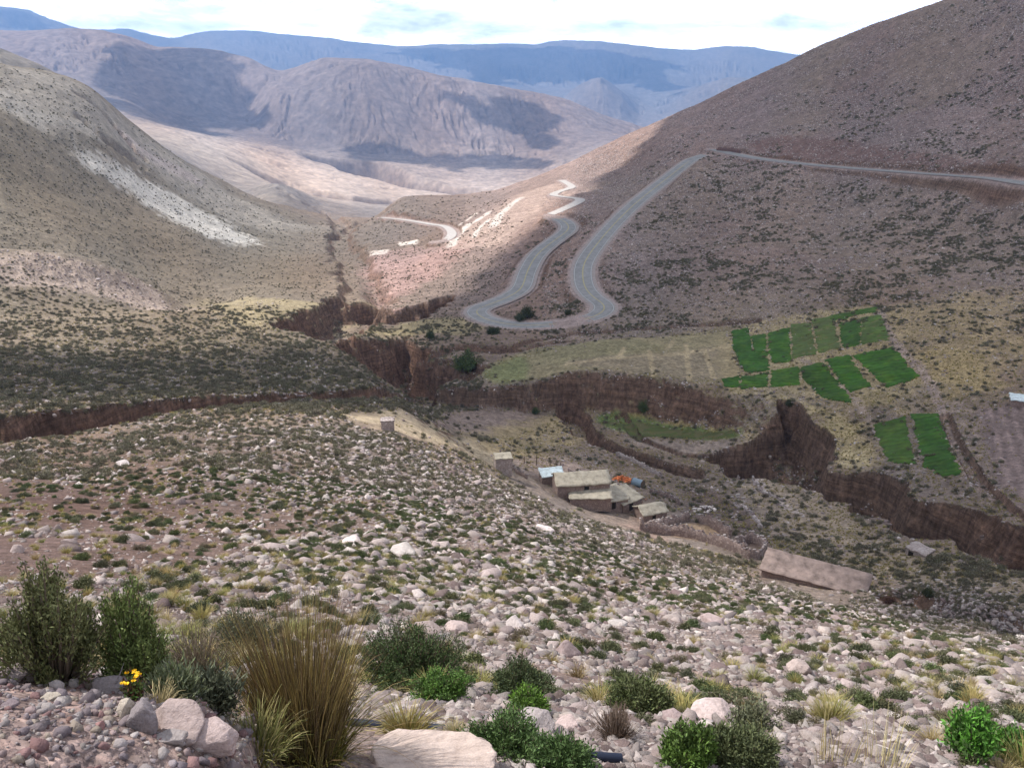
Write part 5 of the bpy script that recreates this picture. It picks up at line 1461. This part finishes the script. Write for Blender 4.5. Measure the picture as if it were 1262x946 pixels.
def lay(kind, n, dens, smin_px, size, nvar_near, nvar_far, far_at, srcs, name, label_fn, cat, sink, zs, seed, group, seed_extra=()):
    r = np.random.default_rng(seed)
    x, y, z, rad, seen = sample(n, dens, r)
    sl = np.hypot(rad, z); px = sl/FPX
    s = np.maximum(size(r, n, rad, x), np.where((x < 0) & (rad > 330), .62, 1)*smin_px*px*r.uniform(.8, 1.5, n)/2)       # half size, metres
    var = np.where(rad < far_at, r.integers(0, nvar_near, n), nvar_near+r.integers(0, max(nvar_far, 1), n)) if nvar_far else r.integers(0, nvar_near, n)
    u, v = toPix(x, y, z)
    inframe = (u > 4) & (u < W0-4) & (v > 4) & (v < H0-2) & seen
    shown = np.where(inframe, s/px, 0)
    order = np.argsort(-shown)
    rot = np.stack([r.normal(0, .18 if kind == 'rock' else .05, n), r.normal(0, .18 if kind == 'rock' else .05, n), r.uniform(0, 2*PI, n)], 1)
    scl = np.stack([s*r.uniform(.75, 1.25, n), s*r.uniform(.75, 1.15, n), s*zs*r.uniform(.75, 1.25, n)], 1)
    zz = z-s*sink
    top = order[:300]
    counts = {}
    for i in top:
        o = bpy.data.objects.new(name, srcs[int(var[i])].data if var[i] < nvar_near else srcs[int(var[i]) % nvar_near].data)
        COL.objects.link(o)
        o.location = (x[i], y[i], zz[i]); o.rotation_euler = rot[i]; o.scale = scl[i]
        lb, gp = label_fn(u[i], v[i], shown[i], int(var[i]))
        tag(o, lb, cat, gp)
    rest = np.setdiff1d(np.arange(n), top)
    me = bpy.data.meshes.new('scattered_'+name)
    me.vertices.add(len(rest)); me.vertices.foreach_set('co', np.stack([x, y, zz], 1)[rest].astype(np.float32).ravel())
    for an, data, ty in (('rot', rot, 'FLOAT_VECTOR'), ('scl', scl, 'FLOAT_VECTOR')):
        at_ = me.attributes.new(an, ty, 'POINT'); at_.data.foreach_set('vector', data[rest].astype(np.float32).ravel())
    at_ = me.attributes.new('kind_no', 'INT', 'POINT'); at_.data.foreach_set('value', var[rest].astype(np.int32))
    o = bpy.data.objects.new('scattered_'+name, me); COL.objects.link(o)
    tag(o, None, None, None, 'stuff')
    ng = bpy.data.node_groups.new('scatter_'+name, 'GeometryNodeTree')
    ng.interface.new_socket('Geometry', in_out='INPUT', socket_type='NodeSocketGeometry'); ng.interface.new_socket('Geometry', in_out='OUTPUT', socket_type='NodeSocketGeometry')
    gi = ng.nodes.new('NodeGroupInput'); go = ng.nodes.new('NodeGroupOutput'); jn = ng.nodes.new('GeometryNodeJoinGeometry')
    def na(nm, ty):
        q = ng.nodes.new('GeometryNodeInputNamedAttribute'); q.data_type = ty; q.inputs[0].default_value = nm; return q.outputs[0]
    aR, aS, aK = na('rot', 'FLOAT_VECTOR'), na('scl', 'FLOAT_VECTOR'), na('kind_no', 'INT')
    e2r = ng.nodes.new('FunctionNodeEulerToRotation'); ng.links.new(aR, e2r.inputs[0])
    for k, src in enumerate(srcs):
        oi = ng.nodes.new('GeometryNodeObjectInfo'); oi.transform_space = 'ORIGINAL'; oi.inputs['Object'].default_value = src; oi.inputs['As Instance'].default_value = True
        cmp = ng.nodes.new('FunctionNodeCompare'); cmp.data_type = 'INT'; cmp.operation = 'EQUAL'; ng.links.new(aK, cmp.inputs[2]); cmp.inputs[3].default_value = k
        ip = ng.nodes.new('GeometryNodeInstanceOnPoints')
        ng.links.new(gi.outputs[0], ip.inputs['Points']); ng.links.new(cmp.outputs[0], ip.inputs['Selection']); ng.links.new(oi.outputs['Geometry'], ip.inputs['Instance'])
        ng.links.new(e2r.outputs[0], ip.inputs['Rotation']); ng.links.new(aS, ip.inputs['Scale'])
        ng.links.new(ip.outputs[0], jn.inputs[0])
    ng.links.new(jn.outputs[0], go.inputs[0])
    md = o.modifiers.new('scatter', 'NODES'); md.node_group = ng
    return o
def where(u, v):
    if u < 420: a = 'left'
    elif u < 840: a = 'middle'
    else: a = 'right'
    if v > 850: b = 'lowest'
    elif v > 740: b = 'lower'
    else: b = 'upper'
    return b, a
def rock_label(u, v, s, k):
    b, a = where(u, v)
    hue = ['pinkish', 'pale pink', 'brownish pink', 'whitish', 'dull red', 'cream', 'greyish', 'near white'][k]
    t = '%s loose stone among many on the %s %s part of the rocky slope' % (hue, b, a)
    return t, t.replace('loose stone', 'loose stones')
def shrub_label(u, v, s, k):
    b, a = where(u, v)
    hue = ['olive', 'dark green', 'grey green', 'brown', 'fresh green', 'olive', 'dark olive', 'brownish'][k]
    t = '%s cushion shrub among the stones on the %s %s part of the slope' % (hue, b, a)
    return t, t.replace('cushion shrub', 'cushion shrubs')
def tuft_label(u, v, s, k):
    b, a = where(u, v)
    hue = ['yellow', 'straw coloured', 'yellow green', 'yellow', 'golden'][k]
    t = '%s grass tuft among the stones on the %s %s part of the slope' % (hue, b, a)
    return t, t.replace('grass tuft', 'grass tufts')
def rock_size(r, n, rad, x): return np.minimum((.017+.0010*rad.clip(0, 160))*np.exp(r.normal(0, .72, n)), np.where(rad < 112, np.minimum(.02+.0135*rad, .62), np.where(rad < 330, .5, .85)))
def shrub_size(r, n, rad, x): return np.where(rad < 125, r.uniform(.12, .38, n)*np.clip(.42+rad/95, 0, 1), np.where((rad < 330)|(x > 0), r.uniform(.28, .62, n), r.uniform(.2, .4, n)))
def tuft_size(r, n, rad, x): return np.where(rad < 125, r.uniform(.12, .26, n), r.uniform(.22, .45, n))
lay('rock', NROCK, D_rock, 1.5, rock_size, 8, 0, 0, R_OBJ, 'rock', rock_label, 'stone', .02, .8, 1, None)
lay('shrub', NSHRUB, D_shrub, 2.2, shrub_size, 5, 3, 75, S_OBJ, 'cushion_shrub', shrub_label, 'shrub', .02, 1.0, 2, None)
lay('tuft', NTUFT, D_tuft, 2.0, tuft_size, 3, 2, 70, T_OBJ, 'grass_tuft', tuft_label, 'grass tuft', .02, .9, 3, None)
# gravel of the bank in front
r = np.random.default_rng(77)
n = 8500
xx = r.uniform(-1.9, .1, n)+r.normal(0, .1, n); yy = r.uniform(1.2, 2.95, n)
zz = Hs(xx, yy); uu, vv = toPix(xx, yy, zz)
okm = (uu < 330) & (np.hypot(xx, yy) < 3.0); xx, yy, zz = xx[okm], yy[okm], zz[okm]
n = len(xx); s = .0075*np.exp(r.normal(0, .62, n)).clip(.35, 4.2)
PEB = [np.array(c)*.86 for c in ((.34,.29,.30),(.28,.23,.235),(.42,.37,.36),(.30,.19,.18),(.48,.43,.41),(.24,.20,.215),(.40,.34,.28),(.36,.28,.27))]
parts = []
RS = []
for k in range(10):
    RV, RF = rock_np(400+k, 3, cuts=9, flat=.7); RS.append(RV)
RS2 = [rock_np(500+k, 3, flat=.7) for k in range(14)]
for i in range(n):
    V, FF_ = RS2[i % 14]; a_ = r.uniform(0, 2*PI); c_, s_ = math.cos(a_), math.sin(a_)
    Vr = np.column_stack([V[:, 0]*c_-V[:, 1]*s_, V[:, 0]*s_+V[:, 1]*c_, V[:, 2]])*s[i]
    parts.append((Vr+np.array([xx[i], yy[i], zz[i]+s[i]*.2]), FF_, np.tile(PEB[int(r.integers(0, 8))]*(1+.15*r.normal()), (len(V), 1))))
V, F, Cc = join_np(parts)
tag(mesh_np('gravel', V, F, M_rock, np.clip(Cc, .02, .9)), kind='stuff')
